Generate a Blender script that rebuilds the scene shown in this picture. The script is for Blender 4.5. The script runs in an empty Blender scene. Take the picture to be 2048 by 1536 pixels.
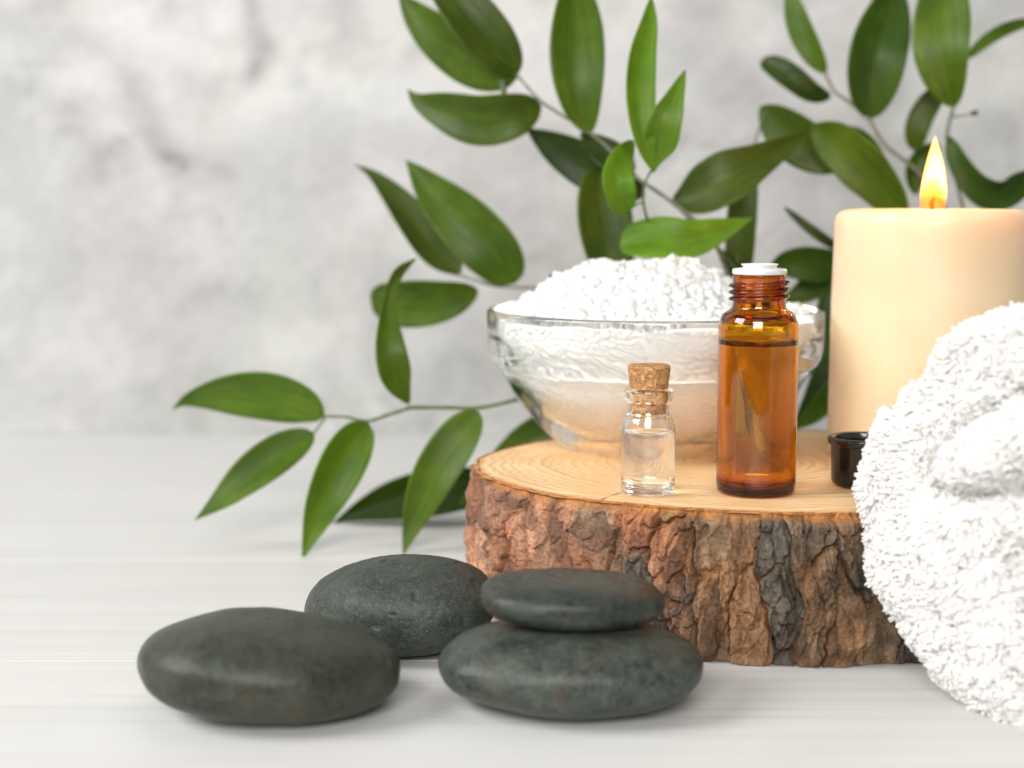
import bpy, bmesh, math, random
import numpy as np
from mathutils import Vector, Matrix

# ------------------------------------------------------------------ camera, light, exposure
U = 0.01                                   # the script thinks in centimetres, Blender in metres
sc = bpy.context.scene
COL = sc.collection
random.seed(7)
rng = np.random.default_rng(7)

cam_d = bpy.data.cameras.new("camera")
cam = bpy.data.objects.new("camera", cam_d)
COL.objects.link(cam)
cam.location = (0, 0, 12 * U)
cam.rotation_euler = (math.radians(90) - math.atan(378 / 3170), 0, 0)
cam_d.sensor_width = 36
cam_d.lens = 36 * 3170 / 2048
cam_d.clip_start = 0.01
cam_d.clip_end = 20
cam_d.dof.use_dof = True
cam_d.dof.focus_distance = 0.422
cam_d.dof.aperture_fstop = 9.0
sc.camera = cam

sc.render.engine = 'CYCLES'
cy = sc.cycles
cy.use_denoising = True
cy.max_bounces = 32
cy.transmission_bounces = 28
cy.transparent_max_bounces = 16
cy.diffuse_bounces = 16
cy.glossy_bounces = 24
cy.volume_bounces = 1
cy.sample_clamp_indirect = 25
cy.blur_glossy = 0.0
cy.use_adaptive_sampling = True
cy.adaptive_threshold = 0.008

world = bpy.data.worlds.new("World")
sc.world = world
world.use_nodes = True
bg = world.node_tree.nodes["Background"]
bg.inputs[0].default_value = (1.0, 0.985, 0.965, 1)
bg.inputs[1].default_value = 0.17


def area(name, loc, aim, sx, sy, power, color):
    l = bpy.data.lights.new(name, 'AREA')
    l.shape = 'RECTANGLE'
    l.size, l.size_y, l.energy, l.color = sx * U, sy * U, power, color
    o = bpy.data.objects.new(name, l)
    COL.objects.link(o)
    o.location = Vector(loc) * U
    o.rotation_euler = (Vector(aim) - Vector(loc)).to_track_quat('-Z', 'Y').to_euler()
    return o


area("window_light", (-112, 8, 84), (0, 50, 3), 74, 60, 25.0, (1.0, 0.985, 0.96))
area("ceiling_light", (25, 40, 110), (4, 50, 0), 90, 70, 2.4, (1.0, 0.985, 0.965))
area("front_light", (-12, -55, 48), (6, 42, 3), 50, 36, 13.2, (1.0, 0.975, 0.94))

vs = sc.view_settings
vs.view_transform = 'Standard'
vs.look = 'None'
vs.exposure = -0.2
vs.gamma = 1.0


# ------------------------------------------------------------------ numeric helpers
def _hash(ix, iy, iz, seed):
    h = (ix.astype(np.int64) * 374761393 + iy.astype(np.int64) * 668265263 + iz.astype(np.int64) * 2147483647 + seed * 974634777) & 0xFFFFFFFF
    h = ((h ^ (h >> 13)) * 1274126177) & 0xFFFFFFFF
    h = ((h ^ (h >> 16)) * 2246822519) & 0xFFFFFFFF
    return ((h ^ (h >> 15)) & 0xFFFFFF) / float(0xFFFFFF)


def noise(x, y, z=None, seed=0):
    """smooth value noise, -1..1"""
    x = np.asarray(x, float); y = np.asarray(y, float)
    z = np.zeros_like(x) if z is None else np.asarray(z, float)
    ix, iy, iz = np.floor(x), np.floor(y), np.floor(z)
    fx, fy, fz = x - ix, y - iy, z - iz
    sx, sy, sz = [f * f * f * (f * (f * 6 - 15) + 10) for f in (fx, fy, fz)]
    v = 0
    for a in (0, 1):
        for b in (0, 1):
            for c in (0, 1):
                w = (sx if a else 1 - sx) * (sy if b else 1 - sy) * (sz if c else 1 - sz)
                v = v + w * _hash(ix + a, iy + b, iz + c, seed)
    return v * 2 - 1


def fbm(x, y, z=None, seed=0, oct=4, gain=0.5):
    x = np.asarray(x, float); y = np.asarray(y, float)
    z = np.zeros_like(x) if z is None else np.asarray(z, float)
    a, t, s = 1.0, 0, 0.0
    for o in range(oct):
        t = t + a * noise(x, y, z, seed + o * 17)
        s += a
        a *= gain
        x, y, z = x * 2.03 + 5.1, y * 2.03 + 1.7, z * 2.03 + 3.3
    return t / s


def smooth(e0, e1, x):
    t = np.clip((x - e0) / (e1 - e0), 0, 1)
    return t * t * (3 - 2 * t)


def voronoi(x, y, seed, jitter=0.9):
    """returns id (int), F1, F2 of a jittered-grid Voronoi"""
    ix, iy = np.floor(x), np.floor(y)
    f1 = np.full(x.shape, 1e9); f2 = np.full(x.shape, 1e9); cid = np.zeros(x.shape, np.int64)
    for a in (-2, -1, 0, 1, 2):
        for b in (-2, -1, 0, 1, 2):
            cx, cy_ = ix + a, iy + b
            px = cx + 0.5 + jitter * (_hash(cx, cy_, cx * 0, seed) - 0.5)
            py = cy_ + 0.5 + jitter * (_hash(cx, cy_, cx * 0, seed + 1) - 0.5)
            d = np.hypot(x - px, y - py)
            k = (cx.astype(np.int64) + 500) * 1000 + cy_.astype(np.int64) + 500
            near = d < f1
            f2 = np.where(near, f1, np.minimum(f2, d))
            cid = np.where(near, k, cid)
            f1 = np.where(near, d, f1)
    return cid, f1, f2


def polyline_dist(x, y, pts):
    d = np.full(np.shape(x), 1e9)
    for (x0, y0), (x1, y1) in zip(pts[:-1], pts[1:]):
        dx, dy = x1 - x0, y1 - y0
        t = np.clip(((x - x0) * dx + (y - y0) * dy) / (dx * dx + dy * dy), 0, 1)
        d = np.minimum(d, np.hypot(x - x0 - t * dx, y - y0 - t * dy))
    return d


def spline(pts, n):
    """Catmull-Rom through pts, n samples, as an (n,3) array, roughly even in arc length"""
    p = np.array(pts, float)
    q = np.vstack([2 * p[0] - p[1], p, 2 * p[-1] - p[-2]])
    out = []
    for i in range(len(p) - 1):
        a, b, c, d = q[i], q[i + 1], q[i + 2], q[i + 3]
        for t in np.linspace(0, 1, 24, endpoint=False):
            out.append(0.5 * (2 * b + (c - a) * t + (2 * a - 5 * b + 4 * c - d) * t * t + (3 * b - a - 3 * c + d) * t ** 3))
    out.append(p[-1])
    out = np.array(out)
    s = np.concatenate([[0], np.cumsum(np.linalg.norm(np.diff(out, axis=0), axis=1))])
    want = np.linspace(0, s[-1], n)
    return np.stack([np.interp(want, s, out[:, k]) for k in range(3)], 1)


# ------------------------------------------------------------------ mesh helpers
def mesh_object(name, verts, faces, mat, parent=None, smooth_shade=True, origin=None, uv=None, color=None):
    """verts in cm (world); object origin at `origin` (cm, world) or at its parent's"""
    if origin is None:
        origin = Vector(parent['_o']) if parent is not None else Vector((0, 0, 0))
    origin = Vector(origin)
    v = (np.asarray(verts, float) - np.array(origin)) * U
    me = bpy.data.meshes.new(name)
    if isinstance(faces, np.ndarray):
        n, k = faces.shape
        me.vertices.add(len(v)); me.vertices.foreach_set("co", v.astype(np.float32).ravel())
        me.loops.add(n * k); me.loops.foreach_set("vertex_index", faces.astype(np.int32).ravel())
        me.polygons.add(n)
        me.polygons.foreach_set("loop_start", np.arange(0, n * k, k, dtype=np.int32))
        me.update(calc_edges=True)
        me.validate()
    else:
        me.from_pydata(v.tolist(), [], faces)
        me.update()
        bm = bmesh.new(); bm.from_mesh(me)
        bmesh.ops.recalc_face_normals(bm, faces=bm.faces)
        bm.to_mesh(me); bm.free()
    me.polygons.foreach_set("use_smooth", np.full(len(me.polygons), smooth_shade))
    if uv is not None:
        li = np.empty(len(me.loops), np.int32); me.loops.foreach_get("vertex_index", li)
        layer = me.uv_layers.new(name="UVMap")
        layer.data.foreach_set("uv", np.asarray(uv, np.float32)[li].ravel())
    if color is not None:
        at = me.color_attributes.new("Col", 'FLOAT_COLOR', 'POINT')
        c = np.ones((len(v), 4), np.float32); c[:, :3] = color
        at.data.foreach_set("color", c.ravel())
    me.materials.append(mat)
    o = bpy.data.objects.new(name, me)
    COL.objects.link(o)
    if parent is not None:
        o.parent = parent
        o.location = (origin - Vector(parent['_o'])) * U
    else:
        o.location = origin * U
    return o


def thing(name, label, cat, loc, group=None):
    o = bpy.data.objects.new(name, None)
    o.empty_display_size = 0.01
    COL.objects.link(o)
    o.location = Vector(loc) * U
    o['_o'] = [float(x) for x in loc]
    o['label'], o['category'] = label, cat
    if group:
        o['group'] = group
    return o


def tag(o, label, cat, group=None):
    o['label'], o['category'] = label, cat
    if group:
        o['group'] = group
    return o


def lathe(profile, n=96, center=(0, 0, 0)):
    """profile: list of (r, z); a point with r == 0 closes on the axis"""
    V, F, rings = [], [], []
    for r, z in profile:
        if r <= 1e-6:
            rings.append([len(V)]); V.append((center[0], center[1], center[2] + z))
        else:
            rings.append(list(range(len(V), len(V) + n)))
            for k in range(n):
                a = 2 * math.pi * k / n
                V.append((center[0] + r * math.cos(a), center[1] + r * math.sin(a), center[2] + z))
    for A, B in zip(rings[:-1], rings[1:]):
        for k in range(n):
            j = (k + 1) % n
            if len(A) == 1 and len(B) == 1:
                continue
            if len(A) == 1:
                F.append((A[0], B[j], B[k]))
            elif len(B) == 1:
                F.append((A[k], A[j], B[0]))
            else:
                F.append((A[k], A[j], B[j], B[k]))
    return V, F


def fillet(pts, r=0.1, seg=5):
    """round the inner corners of a 2-D profile; each point may carry its own radius as third value"""
    out = [pts[0][:2]]
    for a, b, c in zip(pts[:-2], pts[1:-1], pts[2:]):
        rr = b[2] if len(b) > 2 else r
        A, B, C = np.array(a[:2], float), np.array(b[:2], float), np.array(c[:2], float)
        la, lc = np.linalg.norm(A - B), np.linalg.norm(C - B)
        d = min(rr, la * 0.49, lc * 0.49)
        if d < 1e-4:
            out.append(tuple(B)); continue
        p, q = B + (A - B) / la * d, B + (C - B) / lc * d
        for t in np.linspace(0, 1, seg):
            out.append(tuple((1 - t) ** 2 * p + 2 * t * (1 - t) * B + t * t * q))
    out.append(pts[-1][:2])
    return out


def tube(path, radii, sides=8):
    p = np.asarray(path, float)
    n = len(p)
    T = np.gradient(p, axis=0)
    T /= np.linalg.norm(T, axis=1)[:, None] + 1e-12
    up = np.array([0.3, 0.9, 0.2]); up /= np.linalg.norm(up)
    V = []
    for i in range(n):
        a = np.cross(T[i], up); a /= np.linalg.norm(a) + 1e-9
        b = np.cross(T[i], a)
        for k in range(sides):
            w = 2 * math.pi * k / sides
            V.append(p[i] + radii[i] * (math.cos(w) * a + math.sin(w) * b))
    F = []
    for i in range(n - 1):
        for k in range(sides):
            j = (k + 1) % sides
            F.append((i * sides + k, i * sides + j, (i + 1) * sides + j, (i + 1) * sides + k))
    F.append(tuple(range(sides))[::-1])
    F.append(tuple((n - 1) * sides + k for k in range(sides)))
    return V, F


def grid_faces(nr, nc, wrap=False):
    i = np.arange(nr - 1)[:, None]
    j = np.arange(nc if wrap else nc - 1)[None, :]
    j2 = (j + 1) % nc
    return np.stack([i * nc + j, i * nc + j2, (i + 1) * nc + j2, (i + 1) * nc + j], -1).reshape(-1, 4)


# ------------------------------------------------------------------ material helpers
class Nodes:
    def __init__(self, name):
        self.m = bpy.data.materials.new(name)
        self.m.use_nodes = True
        self.t = self.m.node_tree
        self.b = self.t.nodes["Principled BSDF"]
        self.out = self.t.nodes["Material Output"]

    def n(self, kind, **kw):
        x = self.t.nodes.new(kind)
        for k, v in kw.items():
            setattr(x, k, v)
        return x

    def link(self, a, b):
        self.t.links.new(a, b)

    def coord(self, scale=(100, 100, 100), which="Object"):
        c = self.n("ShaderNodeTexCoord"); m = self.n("ShaderNodeMapping")
        m.inputs["Scale"].default_value = scale
        self.link(c.outputs[which], m.inputs["Vector"])
        return m.outputs[0]

    def noise(self, vec, scale, detail=4, rough=0.55, dist=0.0):
        x = self.n("ShaderNodeTexNoise")
        x.inputs["Scale"].default_value = scale
        x.inputs["Detail"].default_value = detail
        x.inputs["Roughness"].default_value = rough
        x.inputs["Distortion"].default_value = dist
        self.link(vec, x.inputs["Vector"])
        return x.outputs["Fac"]

    def ramp(self, fac, stops):
        r = self.n("ShaderNodeValToRGB")
        e = r.color_ramp.elements
        while len(e) < len(stops):
            e.new(0.5)
        for k, (p, c) in enumerate(stops):
            e[k].position = p
            e[k].color = (c, c, c, 1) if isinstance(c, (int, float)) else (*c, 1)
        self.link(fac, r.inputs["Fac"])
        return r.outputs["Color"]

    def math(self, op, a, b=None, c=None):
        x = self.n("ShaderNodeMath", operation=op)
        for k, v in enumerate((a, b, c)):
            if v is None:
                continue
            if isinstance(v, (int, float)):
                x.inputs[k].default_value = v
            else:
                self.link(v, x.inputs[k])
        return x.outputs[0]

    def mix(self, fac, a, b, blend='MIX'):
        x = self.n("ShaderNodeMix", data_type='RGBA', blend_type=blend)
        if isinstance(fac, (int, float)):
            x.inputs[0].default_value = fac
        else:
            self.link(fac, x.inputs[0])
        for k, v in ((6, a), (7, b)):
            if isinstance(v, tuple):
                x.inputs[k].default_value = (*v, 1)
            else:
                self.link(v, x.inputs[k])
        return x.outputs[2]

    def bump(self, h, strength=0.3, dist=0.0005, normal=None):
        x = self.n("ShaderNodeBump")
        x.inputs["Strength"].default_value = strength
        x.inputs["Distance"].default_value = dist
        self.link(h, x.inputs["Height"])
        if normal is not None:
            self.link(normal, x.inputs["Normal"])
        return x.outputs[0]

    def set(self, **kw):
        for k, v in kw.items():
            s = self.b.inputs[k.replace("_", " ")]
            if isinstance(v, (int, float)):
                s.default_value = v
            elif isinstance(v, tuple):
                s.default_value = (*v, 1) if s.type == 'RGBA' else v
            else:
                self.link(v, s)


def mat_plank():
    M = Nodes("white_painted_wood")
    oi = M.n("ShaderNodeObjectInfo")
    v0 = M.coord((100, 100, 100))
    off = M.n("ShaderNodeVectorMath", operation='ADD')
    sc_ = M.n("ShaderNodeVectorMath", operation='SCALE')
    M.link(oi.outputs["Location"], sc_.inputs[0]); sc_.inputs["Scale"].default_value = 170.0
    M.link(v0, off.inputs[0]); M.link(sc_.outputs[0], off.inputs[1])
    mp = M.n("ShaderNodeMapping"); mp.inputs["Scale"].default_value = (0.028, 2.6, 1.0)
    M.link(off.outputs[0], mp.inputs["Vector"])
    g1 = M.noise(mp.outputs[0], 1.0, 3, 0.6, 0.6)
    mp2 = M.n("ShaderNodeMapping"); mp2.inputs["Scale"].default_value = (0.07, 7.5, 1.0)
    M.link(off.outputs[0], mp2.inputs["Vector"])
    g2 = M.noise(mp2.outputs[0], 1.0, 4, 0.65, 0.3)
    blot = M.noise(v0, 0.22, 3, 0.5)
    grain = M.math('ADD', M.math('MULTIPLY', g1, 0.4), M.math('MULTIPLY', g2, 0.6))
    c = M.ramp(grain, [(0.32, (0.45, 0.442, 0.425)), (0.44, (0.552, 0.548, 0.535)), (0.54, (0.598, 0.595, 0.583))])
    c = M.mix(M.ramp(blot, [(0.35, 0.0), (0.7, 0.35)]), c, (0.51, 0.515, 0.50))
    M.set(Base_Color=c, Roughness=M.math('ADD', M.math('MULTIPLY', grain, 0.25), 0.38))
    M.set(Normal=M.bump(grain, 0.35, 0.0004))
    M.b.inputs["Specular IOR Level"].default_value = 0.35
    return M.m


def mat_wall():
    M = Nodes("marbled_plaster")
    a = M.n("ShaderNodeVertexColor", layer_name="Col")
    v = M.coord()
    f = M.noise(v, 1.4, 6, 0.68)
    M.set(Base_Color=M.mix(0.13, a.outputs["Color"], M.ramp(f, [(0.3, 0.35), (0.7, 0.95)]), 'OVERLAY'), Roughness=0.6)
    M.b.inputs["Specular IOR Level"].default_value = 0.25
    return M.m


def mat_stone(name, base, light, speck=0.5, rough=0.42, seed=0.0, rust=0.3):
    M = Nodes(name)
    v = M.coord()
    mp = M.n("ShaderNodeMapping"); mp.inputs["Location"].default_value = (seed, seed * 1.7, 0)
    M.link(v, mp.inputs["Vector"]); v = mp.outputs[0]
    big = M.noise(v, 0.9, 5, 0.6, 0.5)
    mid = M.noise(v, 4.0, 6, 0.7)
    fine = M.noise(v, 26.0, 3, 0.75)
    c = M.mix(M.ramp(big, [(0.36, 0.0), (0.66, 1.0)]), base, tuple(0.55 * b + 0.45 * l for b, l in zip(base, light)))
    c = M.mix(M.ramp(mid, [(0.45, 0.0), (0.75, 0.55)]), c, light)
    c = M.mix(M.math('MULTIPLY', M.ramp(fine, [(0.56, 0.0), (0.72, 1.0)]), speck), c, tuple(2.6 * l for l in light))
    r = M.noise(v, 0.75, 5, 0.65, 0.8)
    c = M.mix(M.ramp(r, [(0.54, 0.0), (0.70, rust)]), c, (0.115, 0.066, 0.042))
    M.set(Base_Color=c, Roughness=M.math('ADD', M.math('MULTIPLY', M.math('ADD', mid, big), 0.22), rough - 0.25))
    b = M.bump(mid, 0.35, 0.0006)
    M.set(Normal=M.bump(fine, 0.4, 0.0002, b))
    M.b.inputs["Specular IOR Level"].default_value = 0.28
    return M.m


def mat_bark():
    M = Nodes("pine_bark")
    a = M.n("ShaderNodeVertexColor", layer_name="Col")
    v = M.coord()
    f = M.noise(v, 9.0, 6, 0.75)
    f2 = M.noise(v, 34.0, 4, 0.7)
    k = M.math('ADD', M.math('MULTIPLY', f, 0.6), M.math('MULTIPLY', f2, 0.4))
    c = M.mix(1.0, a.outputs["Color"], M.ramp(k, [(0.32, 0.30), (0.5, 1.0), (0.68, 1.65)]), 'MULTIPLY')
    M.set(Base_Color=c, Roughness=0.72)
    b = M.bump(f, 0.32, 0.0005)
    M.set(Normal=M.bump(f2, 0.4, 0.0002, b))
    M.b.inputs["Specular IOR Level"].default_value = 0.3
    return M.m


CHECK_ANGLE = -2.32


def mat_rings():
    M = Nodes("sawn_pine_rings")
    uvn = M.n("ShaderNodeUVMap"); uvn.uv_map = "UVMap"
    sep = M.n("ShaderNodeSeparateXYZ"); M.link(uvn.outputs[0], sep.inputs[0])
    rho, th = sep.outputs[0], sep.outputs[1]          # rho: 0..8 (cm), th: radians / 2 pi
    v = M.coord()
    w = M.noise(v, 0.35, 3, 0.5)
    w2 = M.noise(v, 1.6, 3, 0.5)
    r = M.math('ADD', rho, M.math('ADD', M.math('MULTIPLY', w, 1.3), M.math('MULTIPLY', w2, 0.2)))
    comb = M.n("ShaderNodeCombineXYZ"); M.link(r, comb.inputs[0])
    # uneven growth: ring position from a one-dimensional noise of the radius
    one = M.noise(comb.outputs[0], 0.9, 2, 0.5)
    rr = M.math('ADD', M.math('MULTIPLY', r, 2.9), M.math('MULTIPLY', one, 2.0))
    saw = M.math('FRACT', rr)
    late = M.ramp(saw, [(0.0, 0.0), (0.45, 0.18), (0.86, 1.0), (1.0, 0.0)])
    dens = M.ramp(one, [(0.35, 0.45), (0.65, 1.0)])
    late = M.math('MULTIPLY', late, dens)
    fib = M.noise(v, 16.0, 4, 0.7)
    blot = M.noise(v, 0.5, 4, 0.55)
    base = M.mix(M.ramp(blot, [(0.3, 0.0), (0.7, 1.0)]), (0.70, 0.45, 0.21), (0.84, 0.64, 0.39))
    c = M.mix(M.math('MULTIPLY', late, M.ramp(blot, [(0.35, 0.6), (0.65, 1.0)])), base, (0.46, 0.23, 0.08))
    # outermost sapwood goes into orange cambium
    c = M.mix(M.ramp(rho, [(0.945, 0.0), (0.985, 0.85)]) if False else M.ramp(M.math('DIVIDE', rho, 8.0), [(0.95, 0.0), (0.99, 0.9)]), c, (0.42, 0.17, 0.05))
    # pith
    c = M.mix(M.ramp(M.math('DIVIDE', rho, 8.0), [(0.012, 0.9), (0.03, 0.0)]), c, (0.16, 0.08, 0.03))
    # a drying check running in from the edge
    d = M.math('ABSOLUTE', M.math('SUBTRACT', th, (CHECK_ANGLE / (2 * math.pi)) % 1.0))
    d = M.math('MULTIPLY', M.math('ADD', d, M.math('MULTIPLY', M.math('SUBTRACT', w2, 0.5), 0.004)), M.math('MULTIPLY', rho, 6.283))
    chk = M.math('MULTIPLY', M.ramp(d, [(0.018, 1.0), (0.045, 0.0)]), M.ramp(M.math('DIVIDE', rho, 8.0), [(0.42, 0.0), (0.6, 0.9)]))
    c = M.mix(chk, c, (0.20, 0.105, 0.04))
    c = M.mix(M.ramp(fib, [(0.55, 0.0), (0.8, 0.3)]), c, (0.42, 0.24, 0.10))
    M.set(Base_Color=c, Roughness=0.55)
    h = M.math('SUBTRACT', M.math('MULTIPLY', fib, 0.6), M.math('ADD', M.math('MULTIPLY', late, 0.4), M.math('MULTIPLY', chk, 2.0)))
    M.set(Normal=M.bump(h, 0.4, 0.0004))
    M.b.inputs["Specular IOR Level"].default_value = 0.3
    return M.m


def mat_glass(name, color=(1, 1, 1), ior=1.5, rough=0.0, absorb=None, density=0.0):
    M = Nodes(name)
    M.set(Base_Color=color, Roughness=rough, IOR=ior)
    M.b.inputs["Transmission Weight"].default_value = 1.0
    if absorb:
        a = M.n("ShaderNodeVolumeAbsorption")
        a.inputs["Color"].default_value = (*absorb, 1)
        a.inputs["Density"].default_value = density
        M.link(a.outputs[0], M.out.inputs["Volume"])
    return M.m


def mat_salt():
    M = Nodes("salt_crystal")
    a = M.n("ShaderNodeVertexColor", layer_name="Col")
    v = M.coord()
    f = M.noise(v, 5.0, 4, 0.6)
    M.set(Base_Color=a.outputs["Color"], Roughness=M.math('ADD', M.math('MULTIPLY', f, 0.3), 0.12), IOR=1.45)
    M.set(Normal=M.bump(f, 0.2, 0.0004))
    tr = M.n("ShaderNodeBsdfTranslucent"); M.link(a.outputs["Color"], tr.inputs["Color"])
    mx = M.n("ShaderNodeMixShader"); mx.inputs[0].default_value = 0.35
    M.link(M.b.outputs[0], mx.inputs[1]); M.link(tr.outputs[0], mx.inputs[2])
    M.link(mx.outputs[0], M.out.inputs["Surface"])
    return M.m


def mat_wax():
    M = Nodes("cream_wax")
    v = M.coord()
    f = M.noise(v, 0.8, 3, 0.5)
    c = M.mix(M.ramp(f, [(0.35, 0.0), (0.7, 1.0)]), (0.70, 0.56, 0.375), (0.72, 0.59, 0.41))
    M.set(Base_Color=c, Roughness=0.42)
    M.b.inputs["Subsurface Weight"].default_value = 1.0
    M.b.inputs["Subsurface Radius"].default_value = (1.0, 0.60, 0.26)
    M.b.inputs["Subsurface Scale"].default_value = 0.016
    M.set(Normal=M.bump(M.noise(v, 3.0, 3, 0.5), 0.06, 0.0005))
    M.b.inputs["Specular IOR Level"].default_value = 0.4
    return M.m


def mat_leaf(name, dark, mid, bright):
    M = Nodes(name)
    uvn = M.n("ShaderNodeUVMap"); uvn.uv_map = "UVMap"
    oi = M.n("ShaderNodeObjectInfo")
    mp = M.n("ShaderNodeMapping"); mp.inputs["Scale"].default_value = (1.0, 14.0, 1.0)
    M.link(uvn.outputs[0], mp.inputs["Vector"])
    ad = M.n("ShaderNodeVectorMath", operation='ADD')
    cb = M.n("ShaderNodeCombineXYZ"); M.link(M.math('MULTIPLY', oi.outputs["Random"], 31.0), cb.inputs[2])
    M.link(mp.outputs[0], ad.inputs[0]); M.link(cb.outputs[0], ad.inputs[1])
    vein = M.noise(ad.outputs[0], 1.6, 4, 0.6, 0.25)
    blot = M.noise(M.coord(), 0.55, 4, 0.6)
    k = M.math('ADD', M.math('MULTIPLY', vein, 0.5), M.math('MULTIPLY', blot, 0.5))
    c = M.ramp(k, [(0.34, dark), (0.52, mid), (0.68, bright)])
    spot = M.noise(M.coord(), 1.7, 5, 0.7)
    c = M.mix(M.ramp(spot, [(0.66, 0.0), (0.74, 0.55)]), c, (0.20, 0.17, 0.03))
    hs = M.n("ShaderNodeHueSaturation")
    M.link(M.math('ADD', M.math('MULTIPLY', oi.outputs["Random"], 0.016), 0.494), hs.inputs["Hue"])
    M.link(M.math('ADD', M.math('MULTIPLY', oi.outputs["Random"], 0.6), 0.66), hs.inputs["Value"])
    M.link(c, hs.inputs["Color"])
    sep = M.n("ShaderNodeSeparateXYZ"); M.link(uvn.outputs[0], sep.inputs[0])
    rib = M.ramp(M.math('ABSOLUTE', M.math('SUBTRACT', sep.outputs[1], 0.5)), [(0.0, 0.14), (0.03, 0.0)])
    edge = M.ramp(M.math('ABSOLUTE', M.math('SUBTRACT', sep.outputs[1], 0.5)), [(0.475, 0.0), (0.5, 0.45)])
    c = M.mix(M.math('ADD', rib, edge), hs.outputs[0], tuple(min(1, 1.7 * x) for x in bright))
    M.set(Base_Color=c, Roughness=M.ramp(vein, [(0.3, 0.50), (0.7, 0.34)]))
    M.b.inputs["Specular IOR Level"].default_value = 0.30
    M.set(Normal=M.bump(vein, 0.22, 0.0006))
    tr = M.n("ShaderNodeBsdfTranslucent")
    M.link(M.mix(1.0, c, (1.9, 1.6, 0.6), 'MULTIPLY'), tr.inputs["Color"])
    mx = M.n("ShaderNodeMixShader"); mx.inputs[0].default_value = 0.34
    M.link(M.b.outputs[0], mx.inputs[1]); M.link(tr.outputs[0], mx.inputs[2])
    M.link(mx.outputs[0], M.out.inputs["Surface"])
    return M.m


def mat_simple(name, color, rough=0.5, var=0.25, scale=3.0, spec=0.4, bump=0.1):
    M = Nodes(name)
    v = M.coord()
    f = M.noise(v, scale, 4, 0.6)
    c = M.mix(M.ramp(f, [(0.3, 0.0), (0.7, 1.0)]), tuple(x * (1 - var) for x in color), tuple(min(1, x * (1 + var)) for x in color))
    M.set(Base_Color=c, Roughness=rough)
    M.b.inputs["Specular IOR Level"].default_value = spec
    if bump:
        M.set(Normal=M.bump(f, bump, 0.0004))
    return M.m


def mat_cork():
    M = Nodes("cork")
    v = M.coord()
    vo = M.n("ShaderNodeTexVoronoi"); vo.inputs["Scale"].default_value = 8.5
    wv = M.n("ShaderNodeVectorMath", operation='ADD')
    nz = M.n("ShaderNodeTexNoise"); nz.inputs["Scale"].default_value = 6.0
    M.link(v, nz.inputs["Vector"])
    sc2 = M.n("ShaderNodeVectorMath", operation='SCALE'); sc2.inputs["Scale"].default_value = 0.22
    M.link(nz.outputs["Color"], sc2.inputs[0])
    M.link(v, wv.inputs[0]); M.link(sc2.outputs[0], wv.inputs[1]); M.link(wv.outputs[0], vo.inputs["Vector"])
    sepc = M.n("ShaderNodeSeparateColor"); M.link(vo.outputs["Color"], sepc.inputs[0])
    c = M.ramp(sepc.outputs[0], [(0.0, (0.30, 0.135, 0.045)), (0.5, (0.46, 0.235, 0.085)), (1.0, (0.56, 0.31, 0.125))])
    ve = M.n("ShaderNodeTexVoronoi", feature='DISTANCE_TO_EDGE'); ve.inputs["Scale"].default_value = 8.5
    M.link(wv.outputs[0], ve.inputs["Vector"])
    pit = M.noise(v, 7.0, 4, 0.7)
    dark = M.math('MAXIMUM', M.ramp(ve.outputs["Distance"], [(0.0, 0.75), (0.06, 0.0)]), M.ramp(pit, [(0.62, 0.0), (0.68, 0.9)]))
    c = M.mix(dark, c, (0.085, 0.035, 0.012))
    M.set(Base_Color=c, Roughness=0.8)
    M.set(Normal=M.bump(M.math('SUBTRACT', 1.0, dark), 0.5, 0.0004))
    return M.m


def mat_terry():
    M = Nodes("white_terry_cotton")
    v = M.coord()
    f = M.noise(v, 3.0, 3, 0.5)
    M.set(Base_Color=M.mix(f, (0.955, 0.95, 0.945), (0.975, 0.972, 0.968)), Roughness=0.9)
    M.b.inputs["Specular IOR Level"].default_value = 0.1
    M.b.inputs["Sheen Weight"].default_value = 0.15
    tr = M.n("ShaderNodeBsdfTranslucent"); tr.inputs["Color"].default_value = (0.96, 0.95, 0.935, 1)
    mx = M.n("ShaderNodeMixShader"); mx.inputs[0].default_value = 0.40
    M.link(M.b.outputs[0], mx.inputs[1]); M.link(tr.outputs[0], mx.inputs[2])
    M.link(mx.outputs[0], M.out.inputs["Surface"])
    return M.m


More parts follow.
